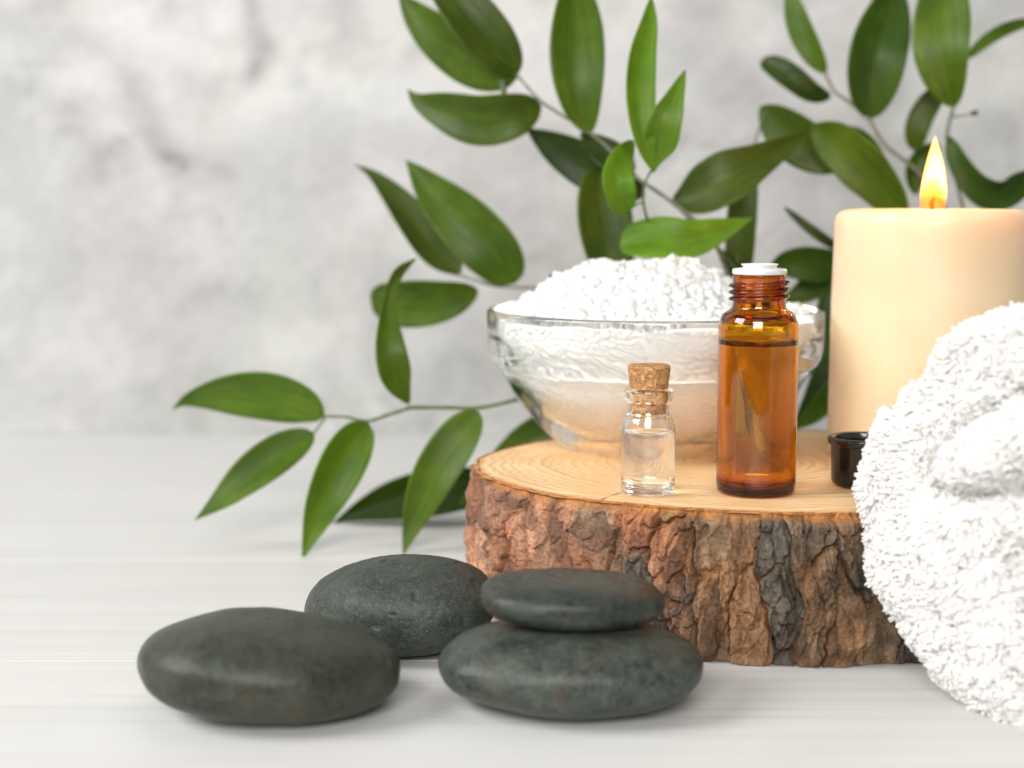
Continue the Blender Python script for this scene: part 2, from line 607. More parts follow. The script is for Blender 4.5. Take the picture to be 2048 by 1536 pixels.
def mat_flame():
    """burning gas: a volume that gives off light, amber and thin near the wick, bright above"""
    M = Nodes("flame_gas")
    M.t.nodes.remove(M.b)
    tc = M.n("ShaderNodeTexCoord")
    sep = M.n("ShaderNodeSeparateXYZ"); M.link(tc.outputs["Object"], sep.inputs[0])
    z = M.math('DIVIDE', sep.outputs[2], 2.4 * U)                # 0 at the bottom, 1 at the tip
    r2 = M.math('SQRT', M.math('ADD', M.math('POWER', sep.outputs[0], 2.0), M.math('POWER', sep.outputs[1], 2.0)))
    dome = M.math('SUBTRACT', z, M.math('MULTIPLY', M.math('SUBTRACT', 1.0, M.math('POWER', M.math('DIVIDE', r2, 0.42 * U), 2.0)), 0.27))
    up = M.ramp(M.math('ADD', dome, 0.3), [(0.24, 0.0), (0.40, 0.06), (0.54, 1.0)])
    e = M.n("ShaderNodeEmission")
    M.link(M.ramp(up, [(0.0, (1.0, 0.30, 0.02)), (0.4, (1.0, 0.40, 0.03)), (1.0, (1.0, 0.54, 0.15))]), e.inputs["Color"])
    M.link(M.math('ADD', M.math('MULTIPLY', up, FLAME_HI), FLAME_LO), e.inputs["Strength"])
    soot = M.n("ShaderNodeVolumeAbsorption")
    soot.inputs["Color"].default_value = (1.0, 0.72, 0.2, 1); soot.inputs["Density"].default_value = 260
    ad = M.n("ShaderNodeAddShader"); M.link(e.outputs[0], ad.inputs[0]); M.link(soot.outputs[0], ad.inputs[1])
    M.link(ad.outputs[0], M.out.inputs["Volume"])
    return M.m


FLAME_HI, FLAME_LO = 1700.0, 230.0

# ------------------------------------------------------------------ the setting: table and wall
TBL = mat_plank()
table = bpy.data.objects.new("table_top", None)
COL.objects.link(table)
table['kind'] = 'structure'
table['_o'] = [0.0, 0.0, 0.0]
joints = [-6.0, 5.5, 17.0, 28.5, 40.0, 51.5, 63.0, 79.3]
for y0, y1 in zip(joints[:-1], joints[1:]):
    g, bv = 0.008, 0.022
    x0, x1 = -70.0, 80.0
    prof = [(y0 + g, -1.8), (y0 + g, -bv), (y0 + g + 0.3 * bv, -0.3 * bv), (y0 + g + bv, 0.0), (y1 - g - bv, 0.0), (y1 - g - 0.3 * bv, -0.3 * bv), (y1 - g, -bv), (y1 - g, -1.8)]
    V = [(x, y, z) for x in (x0, x1) for y, z in prof]
    k = len(prof)
    F = [(i, (i + 1) % k, k + (i + 1) % k, k + i) for i in range(k)] + [tuple(range(k))[::-1], tuple(range(k, 2 * k))]
    mesh_object("plank", V, F, TBL, table, smooth_shade=False, origin=(0, (y0 + y1) / 2, 0))

WALL_Y = 79.35
nx, nz_ = 420, 300
xs = np.linspace(-70, 80, nx); zs = np.linspace(-2, 75, nz_)
X, Zz = np.meshgrid(xs, zs)
# mottled plaster: soft cloud, greenish-grey blotches and a few wandering veins
wx = X + 1.6 * fbm(X / 5, Zz / 5, seed=3); wz = Zz + 1.6 * fbm(X / 5, Zz / 5, seed=9)
cloud = fbm(wx / 9, wz / 9, seed=21, oct=5, gain=0.6)
small = fbm(wx / 2.2, wz / 2.2, seed=31, oct=4, gain=0.6)
ridge = 1 - np.abs(fbm(wx / 7.5 + 3, wz / 6.0, seed=41, oct=3))
veinm = smooth(0.90, 0.995, ridge) * smooth(-0.2, 0.5, fbm(X / 11, Zz / 11, seed=51))
val = 0.70 + 0.20 * cloud + 0.18 * small - 0.20 * veinm - 0.11 * smooth(0.93, 0.995, 1 - np.abs(fbm(wx / 3.6 + 9, wz / 3.2, seed=47, oct=4))) * smooth(-0.1, 0.5, fbm(X / 6, Zz / 6, seed=53))
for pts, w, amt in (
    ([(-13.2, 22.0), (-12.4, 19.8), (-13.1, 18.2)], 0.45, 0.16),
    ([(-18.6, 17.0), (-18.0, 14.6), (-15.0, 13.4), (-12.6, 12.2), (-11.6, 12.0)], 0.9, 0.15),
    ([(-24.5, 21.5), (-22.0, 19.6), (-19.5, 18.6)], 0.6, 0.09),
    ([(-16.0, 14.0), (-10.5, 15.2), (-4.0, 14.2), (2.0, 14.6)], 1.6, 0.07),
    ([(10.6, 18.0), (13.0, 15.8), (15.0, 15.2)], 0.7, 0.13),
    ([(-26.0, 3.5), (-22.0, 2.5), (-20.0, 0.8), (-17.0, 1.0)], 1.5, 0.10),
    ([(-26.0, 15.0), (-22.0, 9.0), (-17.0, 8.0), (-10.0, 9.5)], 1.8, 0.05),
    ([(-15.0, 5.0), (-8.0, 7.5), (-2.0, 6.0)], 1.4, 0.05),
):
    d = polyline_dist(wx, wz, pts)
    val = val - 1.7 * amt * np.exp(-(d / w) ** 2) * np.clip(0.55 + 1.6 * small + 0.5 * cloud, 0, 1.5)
val = val - 0.04 * smooth(-8, 12, X)  # light falloff from the left painted in: wall colour darkens to the right
val = np.clip(val, 0.25, 0.82) * 0.69
gr = np.clip(fbm(X / 6, Zz / 6, seed=77), -1, 1)
colr = np.stack([val * (1.0 - 0.022 * gr), val * (0.995 + 0.012 * gr), val * (0.98 - 0.012 * gr)], -1)
relief = 0.05 * small + 0.04 * cloud
V = np.stack([X, WALL_Y + relief, Zz], -1).reshape(-1, 3)
wall = mesh_object("wall", V, grid_faces(nz_, nx), mat_wall(), color=colr.reshape(-1, 3))
wall['kind'] = 'structure'

# ------------------------------------------------------------------ wood slice
SX, SY, RX, RY, TOP = 7.6, 46.95, 9.0, 7.6, 4.0
slab = thing("wood_slice", "thick round pine log slice with flaking brown bark under the bowl and bottles", "wood slice", (SX, SY, 0))


def slab_r(t):
    c, s = np.cos(t), np.sin(t)
    r = 1.0 / np.sqrt((c / RX) ** 2 + (s / RY) ** 2)
    return r + 0.12 * noise(2.2 * c + 7, 2.2 * s, seed=5) + 0.06 * noise(5 * c + 3, 5 * s, seed=6)


BARK = mat_bark()
front = np.linspace(-math.pi - 0.35, 0.25, 1250)
back = np.linspace(0.25, math.pi - 0.35, 180)[1:-1]
th = np.concatenate([front, back])
nt = len(th)
nzb = 210
zb = np.linspace(0.03, TOP - 0.02, nzb)
TH, ZB = np.meshgrid(th, zb)
S = TH * 8.3                                     # arc length along the rim, cm
wS = S + 0.32 * fbm(S / 0.9, ZB / 1.3, seed=61, oct=4, gain=0.6)
wZ = ZB + 0.45 * fbm(S / 0.9, ZB / 1.3, seed=67, oct=4, gain=0.6)
left = smooth(-2.18, -2.50, TH)                  # 1 on the reddish, smoother left flank
cid, f1, f2 = voronoi(wS / 0.95, wZ / 2.9, 71)
H1 = _hash(cid, cid * 0 + 3, cid * 0, 81)        # each plate its own height, tilt and colour
K1 = _hash(cid, cid * 0 + 9, cid * 0, 83)
K2 = _hash(cid, cid * 0 + 5, cid * 0, 85)
edge1 = f2 - f1
fr = np.random.default_rng(19)
flk = np.zeros_like(S); fcol = np.zeros_like(S)
eS = S + 0.16 * fbm(S / 0.35, ZB / 0.45, seed=301, oct=4, gain=0.62); eZ = ZB + 0.20 * fbm(S / 0.35, ZB / 0.45, seed=303, oct=4, gain=0.62)
for _ in range(340):
    s0, z0 = fr.uniform(-3.5, 0.3) * 8.3, fr.uniform(-0.3, 4.2)
    on_left = s0 / 8.3 < -2.3
    fa = fr.uniform(0.13, 0.42) * (1.7 if on_left else 1.0); fb = fa * (fr.uniform(1.2, 2.6) if on_left else fr.uniform(2.0, 5.5))
    i0, i1 = np.searchsorted(front, [(s0 - 1.6) / 8.3, (s0 + 1.6) / 8.3])
    if i1 - i0 < 3:
        continue
    sl_ = np.s_[:, i0:i1]
    sk = fr.uniform(-0.35, 0.35)
    dd = np.hypot((eS[sl_] - s0 + sk * (eZ[sl_] - z0)) / fa, (eZ[sl_] - z0) / fb)
    tk = fr.uniform(0.045, 0.13) * (0.5 if on_left else 1.0)
    m_ = smooth(1.0, 0.93, dd)
    flk[sl_] += tk * m_ * (0.95 + 0.12 * fr.uniform(-1, 1) * (eS[sl_] - s0) / fa)
    fcol[sl_] = fcol[sl_] * (1 - m_) + m_ * fr.uniform(-1, 1)
flk = np.minimum(flk, 0.36)
cid2, g1, g2 = voronoi(wS / 0.42 + 3.3, wZ / 1.25, 91)
H2 = _hash(cid2, cid2 * 0 + 1, cid2 * 0, 93)
K3 = _hash(cid2, cid2 * 0 + 2, cid2 * 0, 95)
edge2 = g2 - g1


def terrace(x, n):
    y = x * n
    f = np.floor(y); r = y - f
    return (f + smooth(0.0, 0.22, r)) / n


lay = fbm(wS / 0.55, wZ / 1.5, seed=101, oct=4, gain=0.55) * 0.5 + 0.5
lay2 = fbm(wS / 0.9 + 5, wZ / 0.9, seed=111, oct=4, gain=0.6) * 0.5 + 0.5
deep = 1 - 0.72 * left
fiss = (1 - smooth(0.0, 0.10, edge1)) * (0.5 + 0.5 * noise(S / 1.1, ZB / 1.5, seed=121))
fiss2 = (1 - smooth(0.0, 0.12, edge2)) * smooth(0.35, 0.6, K1)
h = (0.24 * H1 * deep + 0.08 * H1 * left + flk * (0.85 + 0.35 * left)
     + 0.16 * terrace(lay, 4) * deep + 0.08 * terrace(lay2, 3.5)
     + 0.07 * H2 * deep * smooth(0.3, 0.6, K1)
     - 0.36 * fiss * deep - 0.06 * fiss * left - 0.16 * fiss2 * deep
     + 0.013 * fbm(S / 0.12, ZB / 0.14, seed=131, oct=3) + 0.006 * fbm(S / 0.04, ZB / 0.04, seed=133, oct=2))
# a long vertical split near the left edge
sp = np.abs(S - (-2.74 * 8.3 + 0.10 * noise(ZB / 0.7, ZB * 0, seed=141) + 0.05 * noise(ZB / 0.2, ZB * 0, seed=143)))
h = h - 0.8 * (1 - smooth(0.04, 0.11, sp)) * smooth(0.5, 1.2, ZB) * smooth(4.0, 3.3, ZB)
# the saw left a thin ragged rim at the top, and chips along the bottom
topz = smooth(TOP - 0.30 + 0.14 * noise(S / 0.5, S * 0, seed=151), TOP - 0.13, ZB)
h = h * (1 - 0.72 * topz) + 0.02 * topz
botz = smooth(0.55, 0.0, ZB + 0.25 * noise(S / 0.7, S * 0, seed=153))
h = h * (1 - 0.6 * botz) + 0.6 * 0.30 * botz
h = h * 1.15
RB = slab_r(TH) - 0.55 + h
# colours that belong to the bark: grey weathered faces, red-brown flakes, orange fresh breaks
red = np.array([0.31, 0.128, 0.066]); pale = np.array([0.33, 0.195, 0.128]); grey = np.array([0.190, 0.132, 0.085])
dark = np.array([0.070, 0.066, 0.055]); brown = np.array([0.200, 0.104, 0.050]); orange = np.array([0.40, 0.165, 0.045])


def lerp(a, b, t):
    return a + (b - a) * t[..., None]


patch = fbm(S / 1.5, ZB / 1.8, seed=161, oct=4, gain=0.55)
colb = lerp(np.broadcast_to(brown, TH.shape + (3,)), np.broadcast_to(grey, TH.shape + (3,)), np.clip(0.35 + 0.9 * (K2 - 0.4) + 0.8 * patch, 0, 1))
colb = lerp(colb, np.broadcast_to(dark, colb.shape), smooth(0.56, 0.76, K1 + 0.30 * patch) * 0.85)
leftc = lerp(np.broadcast_to(red, colb.shape), np.broadcast_to(pale, colb.shape), np.clip(0.45 + 0.9 * patch + 0.5 * (K2 - 0.5), 0, 1))
leftc = lerp(leftc, np.broadcast_to(grey, colb.shape), smooth(0.72, 0.9, K1) * 0.6)
mixl = np.clip(smooth(-2.02, -2.42, TH + 0.14 * patch + 0.35 * (K2 - 0.5)), 0, 1)
colb = lerp(colb, leftc, mixl)
fresh = np.clip((fiss + 0.6 * fiss2), 0, 1) * smooth(0.45, 0.7, K3) + smooth(0.55, 0.8, fbm(S / 0.7, ZB / 0.9, seed=171)) * 0.5
colb = lerp(colb, np.broadcast_to(orange * 0.8, colb.shape), np.clip(fresh, 0, 1) * 0.55)
colb = colb * (1 + 0.42 * fcol)[..., None]
colb = lerp(colb, np.broadcast_to(orange, colb.shape), topz * 0.85)
colb = colb * (0.85 + 0.3 * noise(S / 0.25, ZB / 0.35, seed=181))[..., None]
P3 = np.stack([SX + RB * np.cos(TH), SY + RB * np.sin(TH), ZB], -1).reshape(-1, 3)
CB = colb.reshape(-1, 3)
Q = grid_faces(nzb, nt, wrap=True)
fid = cid.reshape(-1)[Q[:, 0]]
# plates that lie on the far side or are slivers join the under-bark
ids, inv, cnt = np.unique(fid, return_inverse=True, return_counts=True)
rest = []
for k in range(len(ids)):
    sel = Q[inv == k]
    used, loc = np.unique(sel, return_inverse=True)
    loc = loc.reshape(sel.shape)
    mid_t = TH.reshape(-1)[used].mean()
    if cnt[k] < 250:
        rest.append(sel); continue
    o = mesh_object("bark_plate", P3[used], loc, BARK, slab, color=CB[used], origin=(SX, SY, 0))
rest = np.concatenate(rest)
used, loc = np.unique(rest, return_inverse=True)
frag = mesh_object("bark_fragments", P3[used], loc.reshape(rest.shape), BARK, slab, color=CB[used])
frag['kind'] = 'stuff'
# sawn face and underside
RING = mat_rings()
ang = np.linspace(0, 2 * math.pi, 720, endpoint=False)
rho = np.concatenate([[0.001], np.linspace(0.02, 1.0, 120)])
A, R = np.meshgrid(ang, rho)
rim = slab_r(A) - 0.36 + 0.05 * noise(A * 8.3 / 0.35, A * 0, seed=191) + 0.02 * noise(A * 8.3 / 0.1, A * 0, seed=193)
PX, PY = SX - 1.4 * (1 - R), SY + 0.3 * (1 - R)      # the pith sits left of the middle
fx, fy = PX + R * rim * np.cos(A), PY + R * rim * np.sin(A)
fz = TOP - 0.05 * smooth(0.93, 1.0, R) + 0.006 * fbm(fx / 0.6, fy / 0.6, seed=195) - 0.03 * smooth(0.97, 1.0, R) * (0.5 + 0.5 * noise(A * 8.3 / 0.2, A * 0, seed=197))
face_v = np.stack([fx, fy, fz], -1).reshape(-1, 3)
face_uv = np.stack([R * 8.0, A / (2 * math.pi)], -1).reshape(-1, 2)
mesh_object("cut_face", face_v, grid_faces(len(rho), len(ang), wrap=True), RING, slab, uv=face_uv)
mesh_object("underside", np.stack([SX + np.cos(ang) * (slab_r(ang) - 0.45), SY + np.sin(ang) * (slab_r(ang) - 0.45), ang * 0 + 0.03], -1), [tuple(range(720))[::-1]], BARK, slab, smooth_shade=False, color=np.full((720, 3), 0.12))

# ------------------------------------------------------------------ glass bowl and salt
GLASS = mat_glass("clear_glass", (0.985, 0.995, 0.99))
BX, BY = 4.5, 50.0
bowl_prof = fillet([
    (0, 4.32), (2.2, 4.34), (2.75, 4.55, 0.5), (3.5, 5.10, 0.6), (4.25, 5.98, 0.6), (4.72, 6.85, 0.5), (4.98, 7.45, 0.4), (5.06, 8.30, 0.1), (5.16, 8.47, 0.1),
    (5.30, 8.40, 0.08), (5.28, 7.25, 0.2), (5.16, 6.80, 0.15), (4.88, 6.58, 0.15), (4.47, 5.75, 0.5), (3.76, 4.80, 0.5), (2.95, 4.12, 0.3), (2.60, 4.005, 0.06), (2.40, 4.005, 0.06), (2.25, 4.08, 0.06), (0, 4.10)], 0.1, 6)
bowl_prof = bowl_prof[::-1]
V, F = lathe(bowl_prof, 160, (BX, BY, 0))
bowl = mesh_object("glass_bowl", V, F, GLASS, origin=(BX, BY, 4.0))
tag(bowl, "clear glass bowl with wide rim band standing on the wood slice", "bowl")

SALT = mat_salt()
white = np.array([0.945, 0.957, 0.957]); peach = np.array([0.955, 0.83, 0.74])


def salt_color(x, y, z):
    lvl = 5.75 + 1.75 * smooth(-3.2, 3.0, x - BX) + 0.22 * fbm(x / 0.8, y / 0.8, z / 0.8, seed=201) + 0.12 * noise(x / 0.22, y / 0.22, z / 0.22, seed=203)
    t = smooth(0.55, -0.75, z - lvl)
    return lerp(np.broadcast_to(white, np.shape(x) + (3,)), np.broadcast_to(peach, np.shape(x) + (3,)), t)


def mound(x, y):
    """height of the heap above z for a point inside the bowl"""
    r = np.hypot(x - BX + 0.25 + 0.10 * np.maximum(BX - x, 0), y - BY)
    h = 8.22 + 1.55 * (1 - smooth(1.2, 4.75, r))
    return h + 0.26 * fbm(x / 1.3, y / 1.3, seed=211, oct=3) + 0.05 * noise(x / 0.35, y / 0.35, seed=213)


ns = 520
V, col, rings = [], [], []
aa = np.linspace(0, 2 * math.pi, ns, endpoint=False)
pr = np.array(fillet([(0.001, 4.36), (2.2, 4.38), (2.72, 4.59, 0.5), (3.47, 5.12, 0.6), (4.22, 6.0, 0.6), (4.69, 6.88, 0.5), (4.95, 7.47, 0.4), (5.02, 8.15)], 0.1, 8))
sl = np.concatenate([[0], np.cumsum(np.hypot(np.diff(pr[:, 0]), np.diff(pr[:, 1])))])
u = np.linspace(0, sl[-1], 190)
pr = np.stack([np.interp(u, sl, pr[:, 0]), np.interp(u, sl, pr[:, 1])], 1)
Ag, Ig = np.meshgrid(aa, np.arange(len(pr)))
r_, z_ = pr[Ig, 0], pr[Ig, 1]
wob = 0.7 * noise(Ag * 11, z_ * 2.2, seed=225)
_, p1, p2 = voronoi(Ag * r_ / 0.25 + wob, z_ / 0.25 + 0.8 * noise(Ag * 9, z_ * 2, seed=226), 221)
_, q1, q2 = voronoi(Ag * r_ / 0.12, z_ / 0.11, 223)
coarse = smooth(4.9, 7.6, z_ + 0.7 * noise(Ag * 6, z_, seed=227))
dent = 0.012 + coarse * (0.05 * (1 - smooth(0.0, 0.5, p2 - p1)) + 0.05 * np.clip(fbm(Ag * r_ / 0.30, z_ / 0.30, seed=229, oct=2), 0, 1)) + (1 - coarse) * (0.035 * (1 - smooth(0.0, 0.4, q2 - q1)) + 0.015)
r_ = np.maximum(r_ - dent, 0.0005)
wallv = np.stack([BX + r_ * np.cos(Ag), BY + r_ * np.sin(Ag), z_], -1)
rt = np.linspace(4.93, 0.001, 90)
At, Rt = np.meshgrid(aa, rt)
tx, ty = BX + Rt * np.cos(At), BY + Rt * np.sin(At)
tz = mound(tx, ty) - 0.06
topv = np.stack([tx, ty, tz], -1)
allv = np.concatenate([wallv, topv]).reshape(-1, 3)
salt_faces = grid_faces(len(pr) + len(rt), ns, wrap=True)
# loose grains: small faceted crystals over the heap and behind the glass of the rim band
ico = np.array([(0, 1, 1.618), (0, -1, 1.618), (0, 1, -1.618), (0, -1, -1.618), (1, 1.618, 0), (-1, 1.618, 0), (1, -1.618, 0), (-1, -1.618, 0), (1.618, 0, 1), (-1.618, 0, 1), (1.618, 0, -1), (-1.618, 0, -1)], float)
ico /= np.linalg.norm(ico[0])
icf = np.array([(0, 1, 8), (0, 8, 4), (0, 4, 5), (0, 5, 9), (0, 9, 1), (1, 6, 8), (8, 6, 10), (8, 10, 4), (4, 10, 2), (4, 2, 5), (5, 2, 11), (5, 11, 9), (9, 11, 7), (9, 7, 1), (1, 7, 6), (3, 6, 7), (3, 7, 11), (3, 11, 2), (3, 2, 10), (3, 10, 6)])
pos, size = [], []
while len(pos) < 3700:
    x, y = rng.uniform(-5, 5, 2)
    if math.hypot(x, y) > 4.85:
        continue
    zz = float(mound(np.array(BX + x), np.array(BY + y)))
    pos.append((BX + x, BY + y, zz - 0.07 + rng.uniform(-0.08, 0.06)))
    size.append(rng.uniform(0.085, 0.215) * (1.25 if rng.random() < 0.15 else 1.0))
for _ in range(0):                               # grains pressed against the glass
    a = rng.uniform(0, 2 * math.pi); k = rng.uniform(0.45, 1.0)
    i = int(k * (len(pr) - 1))
    s_ = rng.uniform(0.07, 0.13)
    r0 = pr[i, 0] - s_ * 1.35 - 0.02
    pos.append((BX + r0 * math.cos(a), BY + r0 * math.sin(a), pr[i, 1] + 0.02)); size.append(s_)
pos, size = np.array(pos), np.array(size)
n = len(pos)
jit = 1 + rng.uniform(-0.38, 0.32, (n, 12, 1))
scl = rng.uniform(0.72, 1.2, (n, 1, 3))
q = rng.normal(size=(n, 4)); q /= np.linalg.norm(q, axis=1)[:, None]
w, x, y, z = q.T
Rm = np.stack([1 - 2 * (y * y + z * z), 2 * (x * y - z * w), 2 * (x * z + y * w), 2 * (x * y + z * w), 1 - 2 * (x * x + z * z), 2 * (y * z - x * w), 2 * (x * z - y * w), 2 * (y * z + x * w), 1 - 2 * (x * x + y * y)], -1).reshape(n, 3, 3)
gv = np.einsum('nij,nkj->nki', Rm, ico[None] * jit * scl) * size[:, None, None] + pos[:, None, :]
gf = (icf[None] + (np.arange(n) * 12)[:, None, None]).reshape(-1, 3)
gv = gv.reshape(-1, 3)
tri = np.concatenate([salt_faces[:, [0, 1, 2]], salt_faces[:, [0, 2, 3]]])
SV = np.concatenate([allv, gv])
SF = np.concatenate([tri, gf + len(allv)])
SC = salt_color(SV[:, 0], SV[:, 1], SV[:, 2])
SC = SC * np.concatenate([np.full(len(allv), 0.98), np.repeat(rng.uniform(0.86, 1.0, n), 12)])[:, None]
salt = mesh_object("bath_salt", SV, SF, SALT, smooth_shade=False, origin=(BX, BY, 4.3), color=SC)
salt.data.polygons.foreach_set("use_smooth", (np.arange(len(salt.data.polygons)) < len(tri)) | ((np.arange(len(salt.data.polygons)) // 20) % 3 == 0))
salt['kind'] = 'stuff'
tag(salt, "coarse white bath salt heaped high in the clear glass bowl", "bath salt")

# ------------------------------------------------------------------ amber bottle
AX, AY = 6.6, 42.3
amber = thing("amber_bottle", "open amber glass bottle with threaded neck and white dropper insert", "bottle", (AX, AY, 4.0))
AMBER = mat_glass("amber_glass", (1, 1, 1), 1.52, 0.0, (0.952, 0.845, 0.0), 2900.0)
thread = []
for k in range(3):
    zc = 9.30 + 0.175 * k
    thread += [(0.705, zc - 0.075, 0.02), (0.815, zc - 0.035, 0.04), (0.815, zc + 0.02, 0.04), (0.705, zc + 0.065, 0.02)]
outer = [(0, 4.06), (0.55, 4.05), (0.80, 4.005, 0.1), (1.03, 4.03, 0.12), (1.07, 4.25, 0.15), (1.07, 8.55, 0.25), (0.97, 8.86, 0.25), (0.73, 8.97, 0.12), (0.705, 9.12, 0.05)] + thread + [(0.715, 9.80, 0.03), (0.715, 9.90, 0.02)]
innr = [(0.50, 9.90, 0.02), (0.50, 9.10, 0.2), (0.60, 8.86, 0.15), (0.90, 8.68, 0.2), (0.95, 8.40, 0.2), (0.95, 4.36, 0.2), (0.70, 4.22, 0.2), (0, 4.20)]
V, F = lathe(fillet(outer + innr, 0.05, 5), 128, (AX, AY, 0))
# the threads climb as a helix
V = np.array(V)
rad = np.hypot(V[:, 0] - AX, V[:, 1] - AY)
an = np.arctan2(V[:, 0] - AX, -(V[:, 1] - AY))           # the turn starts at the back
hel = smooth(9.15, 9.25, V[:, 2]) * smooth(9.82, 9.72, V[:, 2]) * (rad > 0.69)
V[:, 2] += hel * 0.175 * (an / (2 * math.pi))
mesh_object("glass_body", V, F, AMBER, amber)
OIL = mat_glass("essential_oil", (1, 1, 1), 1.46, 0.0, (0.95, 0.82, 0.25), 60.0)
lv = 8.02
V, F = lathe(fillet([(0, 4.19), (0.70, 4.21, 0.2), (0.955, 4.35, 0.2), (0.955, lv + 0.17), (0.935, lv + 0.09, 0.04), (0.89, lv + 0.02, 0.06), (0.78, lv - 0.01, 0.05), (0, lv - 0.012)], 0.03, 4), 96, (AX, AY, 0))
mesh_object("oil", V, F, OIL, amber)
PLUG = Nodes("white_plastic")
PLUG.set(Base_Color=(0.62, 0.63, 0.63), Roughness=0.35)
PLUG.b.inputs["Subsurface Weight"].default_value = 0.4
PLUG.b.inputs["Subsurface Radius"].default_value = (1, 1, 1)
PLUG.b.inputs["Subsurface Scale"].default_value = 0.002
V, F = lathe(fillet([(0, 9.2), (0.40, 9.2), (0.485, 9.5), (0.485, 9.905), (0.72, 9.907, 0.02), (0.725, 10.05, 0.05), (0.45, 10.08, 0.02), (0.44, 10.10, 0.02), (0.505, 10.18, 0.015), (0.47, 10.18, 0.01), (0.38, 10.13, 0.03), (0.10, 10.12), (0.09, 9.9), (0, 9.9)], 0.02, 4), 96, (AX, AY, 0))
mesh_object("dropper_insert", V, F, PLUG.m, amber)

# ------------------------------------------------------------------ corked vial
VX, VY = 3.67, 42.15
vial = thing("corked_vial", "tiny clear glass vial of clear liquid closed with a cork", "vial", (VX, VY, 4.0))
VGLASS = mat_glass("vial_glass", (0.99, 0.995, 0.995), 1.5)
outer = [(0, 4.05), (0.45, 4.04), (0.58, 4.005, 0.08), (0.70, 4.05, 0.10), (0.72, 4.20, 0.1), (0.72, 5.88, 0.2), (0.66, 6.10, 0.2), (0.545, 6.20, 0.1), (0.535, 6.46, 0.05), (0.66, 6.55, 0.06), (0.665, 6.82, 0.06), (0.60, 6.885, 0.05)]
innr = [(0.515, 6.875, 0.03), (0.494, 6.6, 0.1), (0.478, 6.22, 0.1), (0.57, 6.06, 0.15), (0.635, 5.85, 0.15), (0.635, 4.34, 0.15), (0.48, 4.22, 0.15), (0, 4.20)]
V, F = lathe(fillet(outer + innr, 0.05, 5), 112, (VX, VY, 0))
mesh_object("glass_body", V, F, VGLASS, vial)
WATER = mat_glass("clear_liquid", (1, 1, 1), 1.34)
lv = 5.68
V, F = lathe(fillet([(0, 4.19), (0.48, 4.21, 0.15), (0.64, 4.33, 0.15), (0.64, lv + 0.08), (0.61, lv + 0.03), (0.52, lv), (0, lv - 0.004)], 0.03, 4), 96, (VX, VY, 0))
mesh_object("liquid", V, F, WATER, vial)
cp = fillet([(0, 6.17), (0.45, 6.17, 0.05), (0.472, 6.25), (0.492, 6.6), (0.512, 6.9), (0.575, 7.44, 0.05), (0.55, 7.49, 0.05), (0, 7.50)], 0.03, 4)
cpd = []
for (r0, z0), (r1, z1) in zip(cp[:-1], cp[1:]):
    m = max(1, int(math.hypot(r1 - r0, z1 - z0) / 0.03))
    cpd += [(r0 + (r1 - r0) * t / m, z0 + (z1 - z0) * t / m) for t in range(m)]
cpd.append(cp[-1])
V, F = lathe(cpd, 120, (VX, VY, 0))
V = np.array(V)
dv = V - np.array([VX, VY, 0]); rr = np.hypot(dv[:, 0], dv[:, 1])
pit = smooth(0.25, 0.65, fbm(V[:, 0] / 0.11, V[:, 1] / 0.11, V[:, 2] / 0.09, seed=231, oct=3))
k = 1 - 0.07 * pit * (V[:, 2] > 6.88) - 0.0 * rr
V[:, 0], V[:, 1] = VX + dv[:, 0] * k, VY + dv[:, 1] * k
V[:, 2] += (V[:, 2] > 7.44) * 0.02 * fbm(V[:, 0] / 0.15, V[:, 1] / 0.15, seed=233)
mesh_object("cork", V, F, mat_cork(), vial)

# ------------------------------------------------------------------ black cap
CX, CY = 9.70, 43.25
CAPM = mat_simple("black_plastic", (0.008, 0.0075, 0.007), 0.16, 0.2, 2.0, 0.5, 0.03)
cap = thing("screw_cap", "glossy black screw cap lying upside down beside the towel", "cap", (CX, CY, 4.0))
V, F = lathe(fillet([(0, 4.005), (0.70, 4.005, 0.1), (0.86, 4.12, 0.15), (0.885, 5.18, 0.02), (0.97, 5.19, 0.03), (0.985, 5.36, 0.05), (0.90, 5.40, 0.03), (0.78, 5.37, 0.03), (0.75, 5.2, 0.05), (0.74, 4.25, 0.1), (0, 4.2)], 0.03, 5), 96, (CX, CY, 0))
mesh_object("shell", V, F, CAPM, cap)
tp = []
for t in np.linspace(0, 5 * math.pi, 150):
    tp.append((CX + 0.735 * math.cos(t), CY + 0.735 * math.sin(t), 4.55 + 0.6 * t / (5 * math.pi)))
V, F = tube(tp, [0.035] * len(tp), 6)
mesh_object("inner_thread", V, F, CAPM, cap)

# ------------------------------------------------------------------ candle
KX, KY = 12.78, 48.5
candle = thing("pillar_candle", "thick cream pillar candle with a burning flame behind the towel", "candle", (KX, KY, 4.0))
prof = fillet([(0, 4.005), (2.75, 4.005), (2.97, 4.02, 0.1), (2.96, 8.0, 0.1), (2.90, 11.53, 0.62), (2.1, 11.58, 0.3), (1.6, 11.50, 0.3), (0.5, 11.30), (0, 11.28)], 0.1, 10)
pd = []
for (r0, z0), (r1, z1) in zip(prof[:-1], prof[1:]):
    m = max(1, int(math.hypot(r1 - r0, z1 - z0) / 0.15))
    pd += [(r0 + (r1 - r0) * t / m, z0 + (z1 - z0) * t / m) for t in range(m)]
pd.append(prof[-1])
V, F = lathe(pd, 120, (KX, KY, 0))
V = np.array(V)
dv = V - np.array([KX, KY, 0])
k = 1 + 0.004 * fbm(V[:, 0] / 1.5, V[:, 1] / 1.5, V[:, 2] / 2.0, seed=241)
V[:, 0], V[:, 1] = KX + dv[:, 0] * k, KY + dv[:, 1] * k
mesh_object("wax_body", V, F, mat_wax(), candle)
wp = spline([(KX, KY, 11.1), (KX + 0.01, KY, 11.5), (KX - 0.02, KY, 11.75), (KX + 0.06, KY + 0.02, 11.95)], 14)
